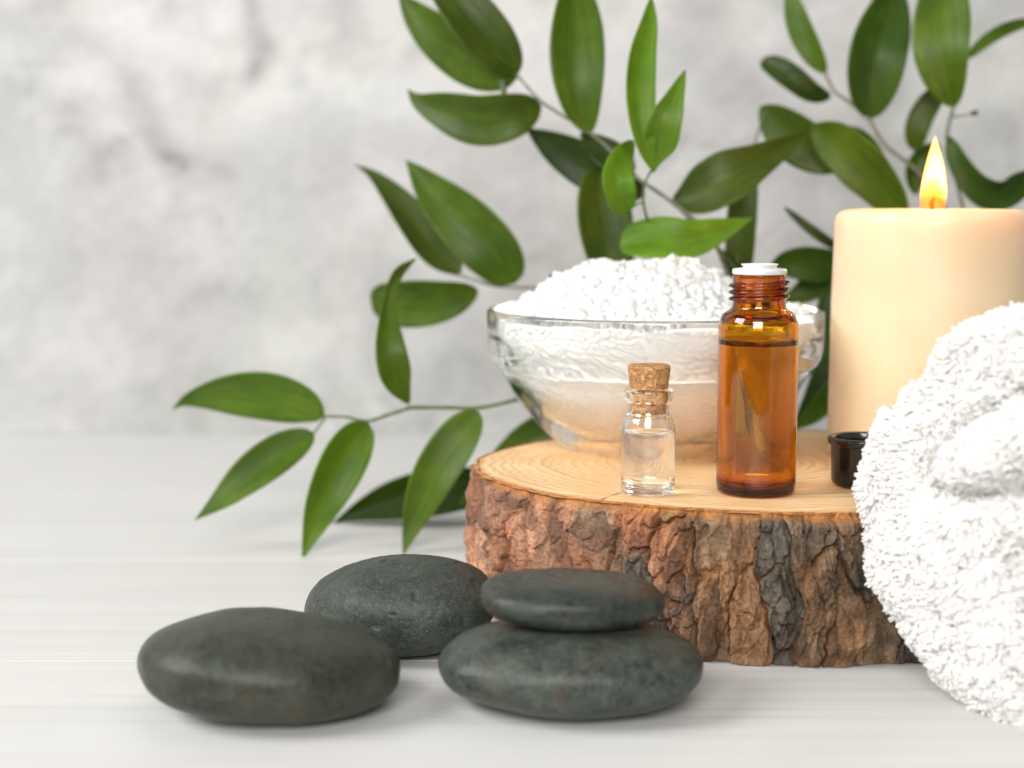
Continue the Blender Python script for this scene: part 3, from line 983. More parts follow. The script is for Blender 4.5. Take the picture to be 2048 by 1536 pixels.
V, F = tube(wp, [0.06] * 13 + [0.045], 8)
mesh_object("wick", V, F, mat_simple("charred_wick", (0.012, 0.009, 0.007), 0.9, 0.5, 20.0), candle)
FZ = 11.45
fl = []
for t in np.linspace(0, 1, 40):
    r = 0.395 * (math.sin(math.pi * min(1, (t * 0.92 + 0.16)) ** 0.62)) ** 0.85 if t < 1 else 0.0
    fl.append((max(r, 0.0), t * 2.6))
fl = [(0, 0.0)] + fl[1:]
V, F = lathe(fl, 48, (KX, KY, FZ))
V = np.array(V)
V[:, 0] += 0.02 * np.sin((V[:, 2] - FZ) * 1.6) + 0.03 * ((V[:, 2] - FZ) / 2.34)
mesh_object("flame", V, F, mat_flame(), candle, origin=(KX, KY, FZ))
fl_l = bpy.data.lights.new("flame_light", 'POINT')
fl_l.energy, fl_l.color, fl_l.shadow_soft_size = 0.13, (1.0, 0.62, 0.24), 0.004
flo = bpy.data.objects.new("flame_light", fl_l)
COL.objects.link(flo)
flo.location = (KX * U, KY * U, (FZ + 1.1) * U)


# ------------------------------------------------------------------ stones
def stone(label, c, half, mat, seed, yaw=0, roll=0, pitch=0, pw=2.25, pz=2.0, lump=0.06, pit_=0.01, zmin=None, bumps=(), flat=0.0):
    nlat, nlon = 170, 300
    la = np.linspace(-math.pi / 2, math.pi / 2, nlat); lo = np.linspace(0, 2 * math.pi, nlon, endpoint=False)
    LO, LA = np.meshgrid(lo, la)
    sg = lambda w, m: np.sign(w) * np.abs(w) ** m
    x = sg(np.cos(LA), 2 / pz) * sg(np.cos(LO), 2 / pw)
    y = sg(np.cos(LA), 2 / pz) * sg(np.sin(LO), 2 / pw)
    z = sg(np.sin(LA), 2 / pz)
    k = 1 + lump * fbm(x * 1.1 + seed, y * 1.1, z * 0.9, seed=seed, oct=2, gain=0.45)
    x, y, z = x * k * half[0], y * k * half[1], z * k * half[2]
    for bx, by, bz, br, ba in bumps:
        d2 = ((x - bx) ** 2 + (y - by) ** 2 + (z - bz) ** 2) / br ** 2
        f = 1 + ba * np.exp(-d2)
        x, y, z = x * f, y * f, z * f
    nrm = np.stack([x / half[0] ** 2, y / half[1] ** 2, z / half[2] ** 2], -1)
    nrm /= np.linalg.norm(nrm, axis=-1, keepdims=True) + 1e-9
    dsp = 0.034 * fbm(x / 1.1, y / 1.1, z / 0.8, seed=seed + 3, oct=3) + pit_ * fbm(x / 0.16, y / 0.16, z / 0.16, seed=seed + 5, oct=3) - pit_ * 3 * smooth(0.5, 0.75, fbm(x / 0.35, y / 0.35, z / 0.35, seed=seed + 7, oct=2))
    p = np.stack([x, y, z], -1) + nrm * dsp[..., None]
    m = np.array((Matrix.Rotation(math.radians(yaw), 3, 'Z') @ Matrix.Rotation(math.radians(pitch), 3, 'X') @ Matrix.Rotation(math.radians(roll), 3, 'Y')))
    p = p.reshape(-1, 3) @ m.T
    p = p + np.array(c)
    if zmin is not None:                        # settle on the surface below: a small flat where it rests
        low = p[:, 2].min()
        p[:, 2] += zmin - low - 0.03
        p[:, 2] = np.maximum(p[:, 2], zmin)
    o = mesh_object("massage_stone", p, grid_faces(nlat, nlon, wrap=True), mat, origin=(c[0], c[1], max(0.0, zmin or 0.0)))
    return tag(o, label, "stone", "dark massage stones on the table")


S1 = mat_stone("basalt_olive", (0.018, 0.0215, 0.0145), (0.060, 0.070, 0.052), 0.5, 0.38, 1.0, 0.25)
S2 = mat_stone("basalt_speckled", (0.017, 0.022, 0.018), (0.066, 0.080, 0.067), 1.0, 0.44, 9.0, 0.2)
S3 = mat_stone("basalt_grey_green", (0.013, 0.018, 0.015), (0.096, 0.113, 0.093), 0.6, 0.35, 23.0, 0.55)
S4 = mat_stone("basalt_smooth", (0.012, 0.0155, 0.013), (0.056, 0.066, 0.055), 0.4, 0.32, 41.0, 0.6)
stone("smooth dark stone lying alone at the front left", (-5.72, 36.0, 1.0), (3.0, 2.30, 1.09), S1, 11, yaw=4, roll=4.0, pitch=0, pw=2.2, pz=2.4, lump=0.065, pit_=0.006, zmin=0.0,
      bumps=((-0.6, 0.3, 1.0, 1.4, 0.05), (2.0, 0, 0.8, 1.2, -0.05)))
stone("speckled domed dark stone standing behind the other stones", (-2.92, 41.0, 0.7), (2.55, 2.05, 1.25), S2, 15, yaw=-6, roll=-2, pw=2.2, pz=2.25, lump=0.07, pit_=0.016, zmin=-0.0,
      bumps=((-1.9, -0.6, 1.0, 0.9, -0.10), (0.3, 0, 1.5, 1.3, 0.07)))
lo_s = stone("large mottled dark stone at the bottom of the stack", (1.39, 36.5, 1.0), (3.14, 2.35, 0.98), S3, 31, yaw=-3, roll=0.5, pw=2.2, pz=2.3, lump=0.06, pit_=0.007, zmin=0.0)
stone("smaller flat dark stone resting on top of the stack", (1.40, 36.8, 2.5), (2.13, 1.6, 0.53), S4, 47, yaw=5, roll=2.5, pitch=2.0, pw=2.2, pz=2.7, lump=0.06, pit_=0.005, zmin=1.93)

# ------------------------------------------------------------------ rolled towel
TERRY = mat_terry()
tphi = math.radians(35)
td = np.array([math.cos(tphi), math.sin(tphi), 0.0]); tn = np.array([-math.sin(tphi), math.cos(tphi), 0.0]); tz3 = np.array([0, 0, 1.0])
TC = np.array([11.5, 35.6, 4.62])
TA, TB = 4.2, 4.62
towel = thing("rolled_towel", "fluffy white terry towel rolled up in the right foreground", "towel", (TC[0], TC[1], 0))
up_g = [(1.25, 1.55), (0.7, 2.05), (0.0, 2.6), (-1.0, 3.1), (-2.4, 3.5)]
lo_g = [(1.55, 1.15), (1.1, 0.72), (0.2, 0.62), (-0.8, 0.95), (-2.4, 1.5)]


def towel_point(s, w):
    """s: 0..1 over the end face, 1..2 along the side; w: angle"""
    s = np.asarray(s, float); w = np.asarray(w, float)
    e = np.clip(s, 0, 1)
    out = 1 + 0.04 * fbm(2.2 * np.cos(w), 2.2 * np.sin(w), s * 0.8, seed=251) - 0.05 * np.exp(-((np.mod(w, 2 * math.pi) - 5.45) / 0.5) ** 2) - 0.125 * np.exp(-((np.mod(w, 2 * math.pi) - 0.88) / 0.42) ** 2)
    prof = np.sin(e * math.pi / 2) ** 0.9
    uu, vv = TA * prof * np.cos(w) * out, TB * prof * np.sin(w) * out
    dome = 1.15 * np.cos(e * math.pi / 2) ** 0.7
    ug, lg = polyline_dist(uu, vv, up_g), polyline_dist(uu, vv, lo_g)
    gro = 0.7 * np.exp(-(ug / 0.45) ** 2) + 0.75 * np.exp(-(lg / 0.42) ** 2)
    ton = 0.55 * np.exp(-((polyline_dist(uu, vv, [(0.95, 1.2), (0.2, 1.6), (-0.8, 2.1), (-2.4, 2.7)])) / 0.62) ** 2)
    rec = 0.7 * np.exp(-(np.hypot(uu + 1.0, vv + 0.6) / 0.8) ** 2)
    lum = 0.42 * fbm(uu / 1.5, vv / 1.5, seed=261, oct=3)
    face = smooth(1.0, 0.8, e)
    dep = dome + face * (ton - gro - rec + lum)
    back = np.clip(s - 1, 0, 1)
    side = back * 14.0
    squeeze = 1 - 0.26 * smooth(0, 0.35, back) * (np.cos(w) > 0) * np.cos(w) ** 2
    lumb = 1 + 0.03 * fbm(3 * np.cos(w), 3 * np.sin(w), side / 2.0, seed=271)
    uu = np.where(s > 1, TA * np.cos(w) * out * squeeze * lumb, uu)
    vv = np.where(s > 1, TB * np.sin(w) * out * lumb, vv)
    vv = np.maximum(vv, -TC[2] + 0.12)
    return TC + uu[..., None] * tn + vv[..., None] * tz3 + (side - dep)[..., None] * td


sv = np.concatenate([np.linspace(0.002, 1.0, 120), np.linspace(1.0, 2.0, 70)[1:]])
wv = np.linspace(0, 2 * math.pi, 240, endpoint=False)
Wg, Sg = np.meshgrid(wv, sv)
TV = towel_point(Sg, Wg)
nrT = TV.shape
mesh_object("cloth", TV.reshape(-1, 3), grid_faces(len(sv), len(wv), wrap=True), TERRY, towel)
# terry loops: yarn loops standing on the cloth where it can be seen
dS = np.gradient(TV, axis=0); dW = np.gradient(TV, axis=1)
NT = np.cross(dW, dS); ar = np.linalg.norm(NT, axis=-1)
NT = NT / (ar[..., None] + 1e-9)
flip = np.sum(NT * (TV - (TC + td * 4)), -1).mean() < 0
NT = -NT if flip else NT
tocam = np.array([0, 0, 12.0]) - TV
facing = np.sum(NT * tocam, -1) / np.linalg.norm(tocam, axis=-1)
inx = TV[..., 0] / TV[..., 1] < 0.36
wgt = ar * (facing > -0.45) * inx
wgt = wgt.ravel() / wgt.sum()
N_LOOP = 27000
pick = rng.choice(len(wgt), N_LOOP, p=wgt)
pi, pj = np.unravel_index(pick, ar.shape)
fj = (pj + rng.uniform(-0.5, 0.5, N_LOOP)) * (wv[1] - wv[0])
fs = np.interp(np.clip(pi + rng.uniform(-0.5, 0.5, N_LOOP), 0, len(sv) - 1), np.arange(len(sv)), sv)
bp = towel_point(fs, fj)
bn = NT[pi, pj]
rt_ = rng.normal(size=(N_LOOP, 3)); rt_ -= np.sum(rt_ * bn, 1)[:, None] * bn
rt_ /= np.linalg.norm(rt_, axis=1)[:, None] + 1e-9
clump = np.stack([fbm(bp[:, 0] / 0.5, bp[:, 1] / 0.5, bp[:, 2] / 0.5, seed=s_) for s_ in (281, 283, 285)], 1) * 1.6
lean = bn * 0.75 + clump * 1.0 + rt_ * 0.22 + np.array([-0.1, 0, -0.35])
lean /= np.linalg.norm(lean, axis=1)[:, None]
side_ = np.cross(lean, rt_); side_ /= np.linalg.norm(side_, axis=1)[:, None] + 1e-9
ht = rng.uniform(0.20, 0.40, N_LOOP); wd = rng.uniform(0.025, 0.06, N_LOOP)
bend = np.cross(lean, side_)
NP_, NS_ = 8, 4
tt = np.linspace(0, 1, NP_)
path = np.zeros((N_LOOP, NP_, 3))
for k, t in enumerate(tt):
    a_ = math.pi * t
    twist = (t - 0.5) * 1.1
    hh = math.sin(a_) ** 0.75
    lat = math.cos(a_) * (1.0 if 0.15 < t < 0.85 else 0.7)
    path[:, k] = bp + lean * (ht * hh - 0.05)[:, None] + side_ * (wd * lat)[:, None] + bend * (0.05 * twist * math.sin(a_) + 0.22 * ht * hh ** 2)[:, None]
rad_l = rng.uniform(0.018, 0.031, N_LOOP)
Tn = np.gradient(path, axis=1); Tn /= np.linalg.norm(Tn, axis=2, keepdims=True) + 1e-9
e1 = bend[:, None, :] - np.sum(bend[:, None, :] * Tn, 2, keepdims=True) * Tn
e1 /= np.linalg.norm(e1, axis=2, keepdims=True) + 1e-9
e2 = np.cross(Tn, e1)
ring = []
for k in range(NS_):
    a_ = 2 * math.pi * k / NS_
    ring.append(path + (e1 * math.cos(a_) + e2 * math.sin(a_)) * rad_l[:, None, None])
LV = np.stack(ring, 2).reshape(N_LOOP, -1, 3)
lf = []
for k in range(NP_ - 1):
    for q_ in range(NS_):
        lf.append((k * NS_ + q_, k * NS_ + (q_ + 1) % NS_, (k + 1) * NS_ + (q_ + 1) % NS_, (k + 1) * NS_ + q_))
LF = (np.array(lf)[None] + (np.arange(N_LOOP) * NP_ * NS_)[:, None, None]).reshape(-1, 4)
pile = mesh_object("terry_pile", LV.reshape(-1, 3), LF, TERRY, towel)
pile['kind'] = 'stuff'

# ------------------------------------------------------------------ leafy sprigs
LEAF_MID = mat_leaf("leaf_green", (0.034, 0.070, 0.003), (0.066, 0.118, 0.005), (0.118, 0.185, 0.010))
LEAF_YOUNG = mat_leaf("leaf_young_green", (0.062, 0.135, 0.004), (0.105, 0.200, 0.008), (0.160, 0.280, 0.018))
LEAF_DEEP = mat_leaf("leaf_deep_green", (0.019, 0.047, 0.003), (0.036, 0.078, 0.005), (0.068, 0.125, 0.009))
STEM = mat_simple("stem_green", (0.085, 0.125, 0.05), 0.5, 0.3, 4.0)
TWIG = mat_simple("twig_grey_green", (0.15, 0.155, 0.105), 0.55, 0.3, 4.0)
EYE = np.array([0, 0, 12.0])
SPRIG_GROUP = "ruscus sprigs behind the bowl"


def sprig(label, loc):
    return thing("leafy_sprig", label, "leafy sprig", loc, SPRIG_GROUP)


def stem(sp, pts, r0=0.07, r1=0.045, mat=None, name="stem"):
    p = spline(pts, 12 * len(pts))
    rr = np.linspace(r0, r1, len(p)) * (1 + 0.12 * noise(np.arange(len(p)) / 3.0, np.zeros(len(p)), seed=int(abs(p[0][0]) * 10)))
    V, F = tube(p, rr, 8)
    return mesh_object(name, V, F, mat or STEM, sp)


def leaf(sp, pts, w, mat=None, a=0.62, b=0.95, tilt=0.0, fold=0.27, twist=14.0, skew=0.0, ws=None, wave=0.06, pet=None):
    """pts: midrib from base to tip (cm); w: full width (cm); tilt: turn about the midrib (deg); ws: own widths [(t, w), ...]"""
    nl, nw = 44, 15
    m = spline(pts, nl)
    T = np.gradient(m, axis=0); T /= np.linalg.norm(T, axis=1)[:, None]
    t = np.linspace(0, 1, nl)
    if ws is None:
        pk = a / (a + b)
        prof = (t ** a) * ((1 - t) ** b) / (pk ** a * (1 - pk) ** b)
        half = 0.5 * w * prof
    else:
        tt_, ww = zip(*ws)
        half = 0.5 * np.interp(t, tt_, ww)
        half = np.convolve(np.pad(half, 2, mode='edge'), np.ones(5) / 5, 'valid')
        half[0] = half[-1] = 0.0
    half = half + 0.012
    V = np.zeros((nl, nw, 3)); UVc = np.zeros((nl, nw, 2))
    ph = (abs(m[0][0]) * 7.3 + abs(m[0][2]) * 3.1) % 6.28
    for i in range(nl):
        view = m[i] - EYE; view /= np.linalg.norm(view)
        sd = np.cross(T[i], view); sd /= np.linalg.norm(sd) + 1e-9
        nr = np.cross(sd, T[i])
        nr = -nr if np.dot(nr, view) > 0 else nr           # towards the viewer's side
        ang = math.radians(tilt + twist * (t[i] - 0.4))
        s2 = sd * math.cos(ang) + nr * math.sin(ang); n2 = nr * math.cos(ang) - sd * math.sin(ang)
        for j in range(nw):
            q_ = -1 + 2 * j / (nw - 1)
            hw = half[i] * (1 + skew * np.sign(q_)) / max(0.35, math.cos(ang))
            off = fold * hw * (abs(q_) ** 1.6) + wave * math.sin(5.5 * t[i] + ph + (1.5 if q_ > 0 else 0)) * abs(q_) ** 2 * min(1, hw * 2)
            V[i, j] = m[i] + s2 * q_ * hw * math.cos(fold * 0.6) + n2 * off
            UVc[i, j] = (t[i] * 2.0, 0.5 + 0.5 * q_)
    V = V.reshape(-1, 3)
    o = mesh_object("leaf", V, grid_faces(nl, nw), mat or LEAF_MID, sp, uv=UVc.reshape(-1, 2))
    so = o.modifiers.new("thickness", 'SOLIDIFY'); so.thickness = 0.016 * U; so.offset = 0
    return o


# ---- lower left sprig
sp = sprig("long sprig reaching low to the left, its leaf tips touching the table", (0.27, 52.5, 5.24))
stem(sp, [(4.95, 56.5, 5.41), (1.62, 53, 5.51), (0.27, 52.5, 5.24), (-1.08, 53, 4.88), (-2.29, 53, 4.88), (-3.44, 53, 4.88)], 0.085, 0.07)
stem(sp, [(-3.44, 53, 4.88), (-4.22, 53.2, 4.6), (-4.91, 53.3, 4.38), (-5.69, 53.5, 4.49), (-6.43, 53.7, 4.48)], 0.07, 0.045)
stem(sp, [(-6.36, 53.7, 4.48), (-6.58, 53.8, 4.17), (-6.84, 53.9, 3.84)], 0.04, 0.03, name="leaf_stalk")
leaf(sp, [(-6.4, 53.7, 4.48), (-7.28, 54, 4.9), (-8.58, 54.6, 5.1), (-10.13, 55.5, 4.99), (-11.61, 56.5, 4.68), (-12.32, 57, 4.29)], 1.62, tilt=-22, a=0.62, b=1.15, fold=0.10)
leaf(sp, [(-6.81, 53.9, 3.88), (-7.76, 53.5, 3.32), (-8.88, 53, 2.54), (-9.85, 52.6, 1.75), (-10.64, 52.3, 1.17)], 1.35, tilt=18, a=0.6, b=1.09)
leaf(sp, [(-4.87, 53.3, 4.31), (-5.51, 52.8, 3.46), (-6.18, 52.3, 2.1), (-6.69, 52.2, 0.84), (-7.02, 51.9, -0.13)], 1.55, LEAF_YOUNG, tilt=-12, a=0.55, b=1.09)
leaf(sp, [(-1.13, 53, 4.76), (-1.83, 52.6, 3.87), (-2.62, 52.4, 2.59), (-3.27, 52.5, 1.12), (-3.67, 52.3, -0.03)], 1.5, LEAF_YOUNG, tilt=10, a=0.55, b=1.03)
leaf(sp, [(-3.47, 53, 5), (-3.82, 52.7, 5.77), (-4.03, 52.5, 6.8), (-4.14, 53, 7.84), (-4.14, 53.8, 8.66), (-3.9, 54.6, 9.35), (-3.35, 55.4, 9.8)], 1.1, tilt=6, ws=[(0,0),(0.05,0.45),(0.18,1.1),(0.3,1.08),(0.45,0.72),(0.58,0.42),(0.7,0.36),(0.82,0.36),(0.92,0.22),(1,0)])
leaf(sp, [(2.49, 55.5, 4.19), (1.54, 56, 3.7), (0.47, 56.5, 3.14), (-0.95, 57, 2.32)], 1.35, tilt=12)
# ---- sprig lying on the table
sp = sprig("short sprig lying flat on the table left of the wood slice", (-0.45, 58.6, 1.39))
stem(sp, [(1.8, 58.6, 1.96), (0.67, 58.4, 1.71), (-0.45, 58.4, 1.38)], 0.06, 0.04)
leaf(sp, [(-0.36, 58.4, 1.42), (-2.33, 58.6, 1.27), (-4.18, 58.2, 1.01), (-5.54, 57.8, 0.55), (-6.54, 57.2, 0.08)], 1.5, LEAF_MID, tilt=-30, a=0.5, b=1.09)
leaf(sp, [(-0.44, 57.4, 1.14), (-2.27, 57, 0.86), (-4.1, 57, 0.56), (-5.49, 57.2, 0.3), (-6.67, 57.4, -0)], 0.95, LEAF_DEEP, tilt=38, a=0.5, b=1.03)
leaf(sp, [(-1.15, 56, 1.4), (-1.59, 55.8, 1.26), (-1.89, 55.6, 1.03)], 0.3, LEAF_YOUNG)
# ---- middle left sprig
sp = sprig("blurred sprig at mid height left of the bowl, two leaves pointing up", (1.37, 57, 8.66))
stem(sp, [(5.51, 57, 7.53), (2.78, 56.5, 8.46), (1.37, 57, 8.66), (-0.44, 58, 8.68), (-1.36, 58.2, 8.9), (-2.28, 58.4, 9.17)], 0.085, 0.05, TWIG)
leaf(sp, [(0.13, 57.9, 8.81), (-0.71, 57.6, 9.99), (-1.8, 57.8, 11.1), (-2.9, 58.3, 12.15), (-3.91, 59, 13.28)], 2.1, tilt=-10, a=0.5, b=0.98)
leaf(sp, [(-1.87, 58.3, 9.17), (-2.81, 58.8, 9.92), (-3.7, 59.2, 11.04), (-4.55, 59.6, 12.07), (-5.24, 60, 12.75), (-5.96, 60.4, 13.16)], 1.35, tilt=20, a=0.6, b=1.32)
leaf(sp, [(-1.23, 58.1, 8.51), (-2.27, 58, 8.26), (-3.2, 58.3, 8.13), (-4.36, 59, 8), (-5.34, 60, 7.94)], 1.75, tilt=-18, a=0.6, b=0.5)
leaf(sp, [(1.58, 57, 8.72), (1.47, 57, 8.93), (1.4, 57, 9.18)], 0.3, LEAF_DEEP)
# ---- upper middle sprig
sp = sprig("tall sprig arching up left above the bowl, topmost leaves cut by the frame", (5.48, 54.5, 11.75))
stem(sp, [(7.7, 56, 9.02), (6.84, 55, 10.63), (5.53, 55, 11.74), (4.1, 55.5, 12.78), (3.43, 56, 13.56), (2.46, 56, 14.34), (1.51, 56.3, 14.92), (0.9, 56.5, 15.38), (0.11, 57, 16.3)], 0.085, 0.05, TWIG)
stem(sp, [(-0.34, 57, 16.04), (-0.3, 57, 15.78), (-0.28, 57, 15.34)], 0.12, 0.10, name="leaf_stalk")
leaf(sp, [(0.18, 57, 16.11), (-1.14, 57.4, 16.63), (-2.4, 57.9, 17.48), (-3.36, 58.4, 18.36), (-4.15, 59, 19.3)], 1.75, tilt=-24, a=0.6, b=0.98)
leaf(sp, [(0.23, 57, 16.27), (-0.68, 56.6, 17.31), (-1.64, 56.5, 18.41), (-2.52, 56.8, 19.48), (-3.33, 57.3, 20.58)], 1.75, tilt=14, a=0.6, b=0.98)
leaf(sp, [(1.04, 56.5, 15.11), (-0.07, 56.2, 14.78), (-1.21, 56.5, 14.66), (-2.39, 57.2, 14.97), (-3.36, 58, 15.35), (-3.81, 58.6, 15.83)], 1.75, tilt=-12, a=0.6, b=1.15)
leaf(sp, [(2.72, 56, 14.08), (2.37, 55.7, 15.27), (2.23, 55.8, 16.64), (2.24, 56.2, 18.04), (2.25, 57, 20.02)], 1.9, tilt=8, a=0.75, b=0.86)
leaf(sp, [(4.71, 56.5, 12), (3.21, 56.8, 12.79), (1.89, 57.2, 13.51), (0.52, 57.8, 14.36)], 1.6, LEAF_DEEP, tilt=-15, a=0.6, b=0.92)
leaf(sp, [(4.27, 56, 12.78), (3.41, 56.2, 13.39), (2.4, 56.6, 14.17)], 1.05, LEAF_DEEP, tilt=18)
leaf(sp, [(3.11, 56.6, 12.97), (3.16, 56.4, 11.82), (3.34, 56.2, 10.6), (3.73, 56, 8.49)], 1.95, tilt=-10, a=0.45, b=0.6)
# ---- young sprig in the middle
sp = sprig("young light green sprig rising right behind the salt heap", (4.44, 52, 11.06))
stem(sp, [(5.05, 56, 9.02), (4.77, 55, 10.28), (4.58, 53.6, 11), (4.3, 52.2, 11.76), (4.34, 52, 12.4), (4.58, 52, 12.89)], 0.055, 0.04)
leaf(sp, [(4.6, 52, 12.77), (4.28, 51.8, 13.92), (4.14, 52, 15.21), (4.22, 52.4, 16.52), (4.46, 52.8, 17.59), (4.58, 53.2, 18.49)], 0.95, LEAF_YOUNG, tilt=10, a=0.7, b=0.86)
leaf(sp, [(4.59, 52, 12.71), (4.79, 51.8, 13.57), (4.98, 51.6, 14.36), (5.25, 51.8, 15.12), (5.61, 52.2, 16.02)], 1.2, LEAF_YOUNG, tilt=-14, ws=[(0,0),(0.1,0.3),(0.25,1.05),(0.38,1.15),(0.55,0.95),(0.7,0.62),(0.85,0.36),(0.95,0.15),(1,0)])
stem(sp, [(4.3, 52.2, 11.76), (4.11, 52, 11.71), (3.87, 51.9, 11.58), (3.67, 51.8, 11.52)], 0.03, 0.025, name="leaf_stalk")
leaf(sp, [(3.74, 51.8, 11.45), (3.48, 51.4, 12.03), (3.38, 51.4, 12.64), (3.59, 51.8, 13.22), (3.97, 52.4, 13.75)], 0.98, LEAF_YOUNG, tilt=16, a=0.4, b=0.7)
leaf(sp, [(3.63, 53.4, 10.3), (4.2, 53.2, 10.42), (4.93, 53, 10.45), (5.93, 53, 10.45), (6.98, 53.4, 10.77), (8.18, 54, 11.23)], 1.4, LEAF_YOUNG, tilt=-26, a=0.5, b=1.15, fold=0.25, skew=0.1)
# ---- sprig to the right of the middle
sp = sprig("broad leaved sprig between the bowl and candle, one leaf bent over", (5.63, 56, 11.74))
stem(sp, [(8.21, 57, 8.25), (7.95, 56.6, 9.34), (7.35, 56.2, 10.07), (6.26, 56, 11.13), (5.6, 56, 11.79)], 0.07, 0.05)
stem(sp, [(8.01, 57, 9.33), (8.49, 57.8, 11.1), (8.69, 58.4, 12.91), (8.9, 58.6, 13.92), (9.23, 58.8, 14.98)], 0.045, 0.035, name="leaf_stalk")
leaf(sp, [(5.6, 56, 11.76), (6.46, 55.6, 12.03), (7.56, 55.4, 12.65), (8.99, 55.8, 13.38), (10.66, 56.6, 14.31)], 1.9, LEAF_MID, tilt=-14, ws=[(0,0),(0.08,1.05),(0.2,1.75),(0.38,1.85),(0.55,1.25),(0.7,0.85),(0.85,0.45),(1,0)])
leaf(sp, [(12.27, 58.5, 13), (11.29, 58.7, 13.55), (10.13, 59, 14.34), (9.18, 59.5, 15.24)], 1.75, LEAF_MID, tilt=-16, a=0.7, b=0.7)
leaf(sp, [(10.81, 58, 14.48), (11.98, 57.6, 13.64), (13.04, 57.4, 12.61), (14.27, 57.5, 11.1)], 1.85, LEAF_MID, tilt=18, ws=[(0,0),(0.05,0.8),(0.2,1.6),(0.5,1.75),(0.8,1.2),(1,0.3)])
leaf(sp, [(12.35, 59.5, 14.49), (13.2, 59.5, 13.84), (13.99, 59.6, 13.11)], 0.7, LEAF_DEEP, tilt=10)
leaf(sp, [(8.48, 57.5, 13.34), (8.33, 57.3, 11.82), (8.25, 57.2, 10.39), (8.2, 57.2, 8.23)], 1.1, LEAF_MID, tilt=14, a=0.4, b=0.4)
leaf(sp, [(7.98, 56.8, 9.25), (7.68, 56.6, 9.7), (7.24, 56.4, 10.1)], 0.42, LEAF_DEEP, tilt=8)
# ---- low sprig behind candle
sp = sprig("dark low sprig half hidden between the amber bottle and candle", (11.32, 58, 6.34))
stem(sp, [(11.89, 58.6, 2.9), (11.9, 58.4, 4.81), (11.87, 58.2, 6.69), (11.89, 58.2, 8.9), (12.05, 58.4, 9.99)], 0.07, 0.05)
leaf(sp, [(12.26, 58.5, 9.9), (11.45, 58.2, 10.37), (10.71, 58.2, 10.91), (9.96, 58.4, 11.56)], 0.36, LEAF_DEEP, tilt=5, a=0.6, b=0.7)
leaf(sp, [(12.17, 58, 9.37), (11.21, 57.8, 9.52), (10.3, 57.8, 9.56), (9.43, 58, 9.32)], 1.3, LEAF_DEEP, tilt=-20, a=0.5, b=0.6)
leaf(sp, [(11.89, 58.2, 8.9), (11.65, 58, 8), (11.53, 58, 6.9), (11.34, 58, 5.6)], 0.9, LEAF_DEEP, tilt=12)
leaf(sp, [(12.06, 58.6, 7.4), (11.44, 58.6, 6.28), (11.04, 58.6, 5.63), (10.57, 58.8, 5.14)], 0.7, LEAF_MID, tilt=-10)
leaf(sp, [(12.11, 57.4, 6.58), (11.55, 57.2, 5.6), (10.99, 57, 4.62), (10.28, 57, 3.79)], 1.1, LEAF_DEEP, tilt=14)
leaf(sp, [(12.23, 57, 5.71), (11.45, 56.6, 4.85), (10.79, 56.4, 4.15), (10.09, 56.4, 3.61)], 0.85, LEAF_YOUNG, tilt=-12)
leaf(sp, [(12.15, 58.8, 9.15), (11.51, 58.8, 8.78), (10.72, 59, 8.3), (9.98, 59, 8.12)], 1.0, LEAF_MID, tilt=18)
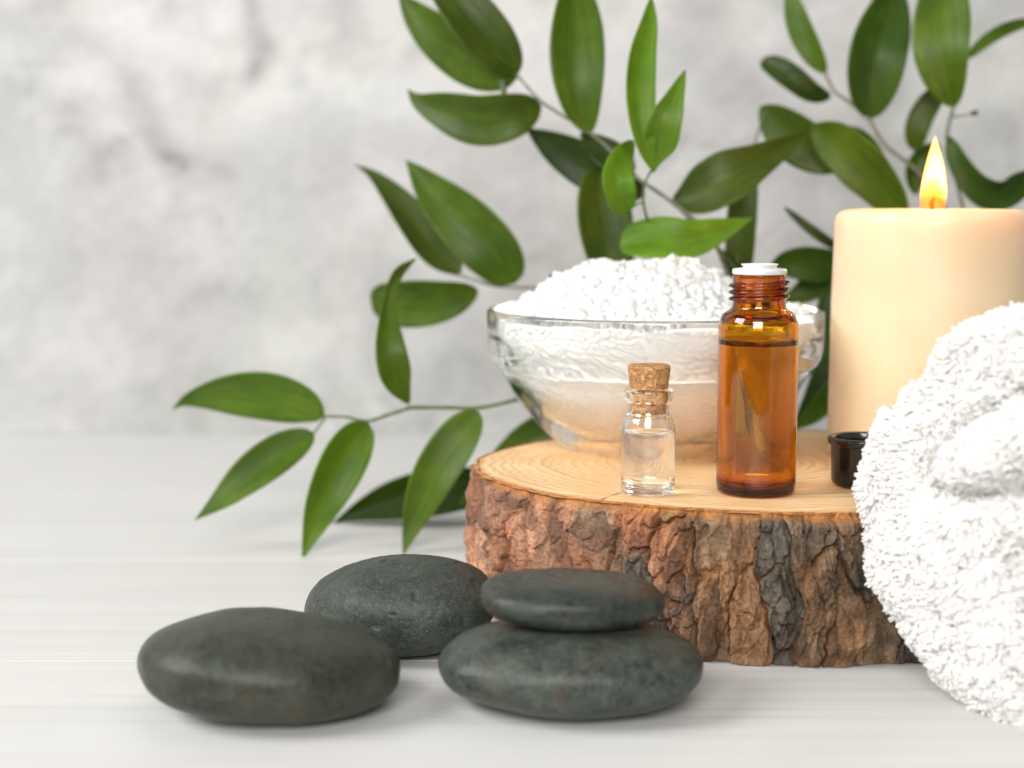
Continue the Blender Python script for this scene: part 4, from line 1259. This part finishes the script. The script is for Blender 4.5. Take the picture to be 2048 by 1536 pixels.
# ---- right upper sprig
sp = sprig("blurred sprig above the candle leaning left on a grey twig", (15.31, 60, 12.78))
stem(sp, [(17.76, 60, 7.29), (16.49, 60, 11.07), (15.31, 60, 12.78), (13.97, 60, 13.86), (13.29, 60, 14.88), (12.47, 60.2, 15.57), (12.07, 60.3, 15.87), (11.76, 60.5, 16.55)], 0.10, 0.06, TWIG)
leaf(sp, [(11.79, 60.5, 16.53), (11.21, 60.5, 17.45), (10.77, 60.8, 18.44), (10.42, 61.2, 19.78)], 0.95, LEAF_MID, tilt=-14, a=0.65, b=0.7)
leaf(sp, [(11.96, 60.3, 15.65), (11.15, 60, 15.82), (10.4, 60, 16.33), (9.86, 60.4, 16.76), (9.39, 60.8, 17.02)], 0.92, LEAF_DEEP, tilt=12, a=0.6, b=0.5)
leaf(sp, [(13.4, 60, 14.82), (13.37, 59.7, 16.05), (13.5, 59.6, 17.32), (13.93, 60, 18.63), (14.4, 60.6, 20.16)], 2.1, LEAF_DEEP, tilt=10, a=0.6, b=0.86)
# ---- far right sprig
sp = sprig("sprig at the right edge with a dry brown flower stalk behind the flame", (16.06, 59, 14.19))
stem(sp, [(18.17, 59.5, 7.33), (16.77, 59, 11.26), (16.14, 59, 13.46), (15.95, 58.8, 14.18), (16.07, 58.5, 15.2)], 0.07, 0.05)
stem(sp, [(16.08, 58.6, 14.83), (16.5, 58.5, 14.89), (16.87, 58.5, 14.97)], 0.04, 0.035, TWIG, name="flower_stalk")
stem(sp, [(16.74, 58.5, 14.95), (16.85, 58.5, 14.97), (16.96, 58.5, 14.98)], 0.10, 0.09, mat_simple("dry_brown_bud", (0.10, 0.05, 0.03), 0.8), name="bud")
leaf(sp, [(16.09, 58.5, 15.16), (15.67, 58.2, 16.31), (15.51, 58.2, 17.37), (15.61, 58.6, 18.65), (15.82, 59.2, 20.42)], 2.05, LEAF_MID, tilt=-10, a=0.7, b=0.7)
leaf(sp, [(16.05, 60, 16.07), (15.48, 60, 15.19), (15.19, 60, 14.41), (15.15, 60.2, 13.64)], 0.95, LEAF_MID, tilt=14, a=0.5, b=0.5)
leaf(sp, [(17.04, 60.5, 17.07), (17.85, 60.6, 17.78), (18.74, 60.8, 18.26), (19.92, 61, 18.59)], 0.48, LEAF_MID, tilt=-10, a=0.5, b=0.6)
leaf(sp, [(16.03, 59, 14.19), (16.37, 58.6, 13.18), (17.11, 58.4, 12.27), (18.1, 58.6, 12.09), (19.38, 59, 13.01)], 1.2, LEAF_DEEP, tilt=20, ws=[(0,0),(0.1,0.6),(0.3,0.85),(0.55,1.15),(0.8,0.9),(1,0)])
leaf(sp, [(16.16, 60.5, 13.87), (15.52, 60.5, 13.41), (15.25, 60.5, 12.85), (15.31, 60.5, 12)], 0.8, LEAF_MID, tilt=-12, a=0.5, b=0.6)

for o in bpy.data.objects:
    if '_o' in o.keys():
        del o['_o']
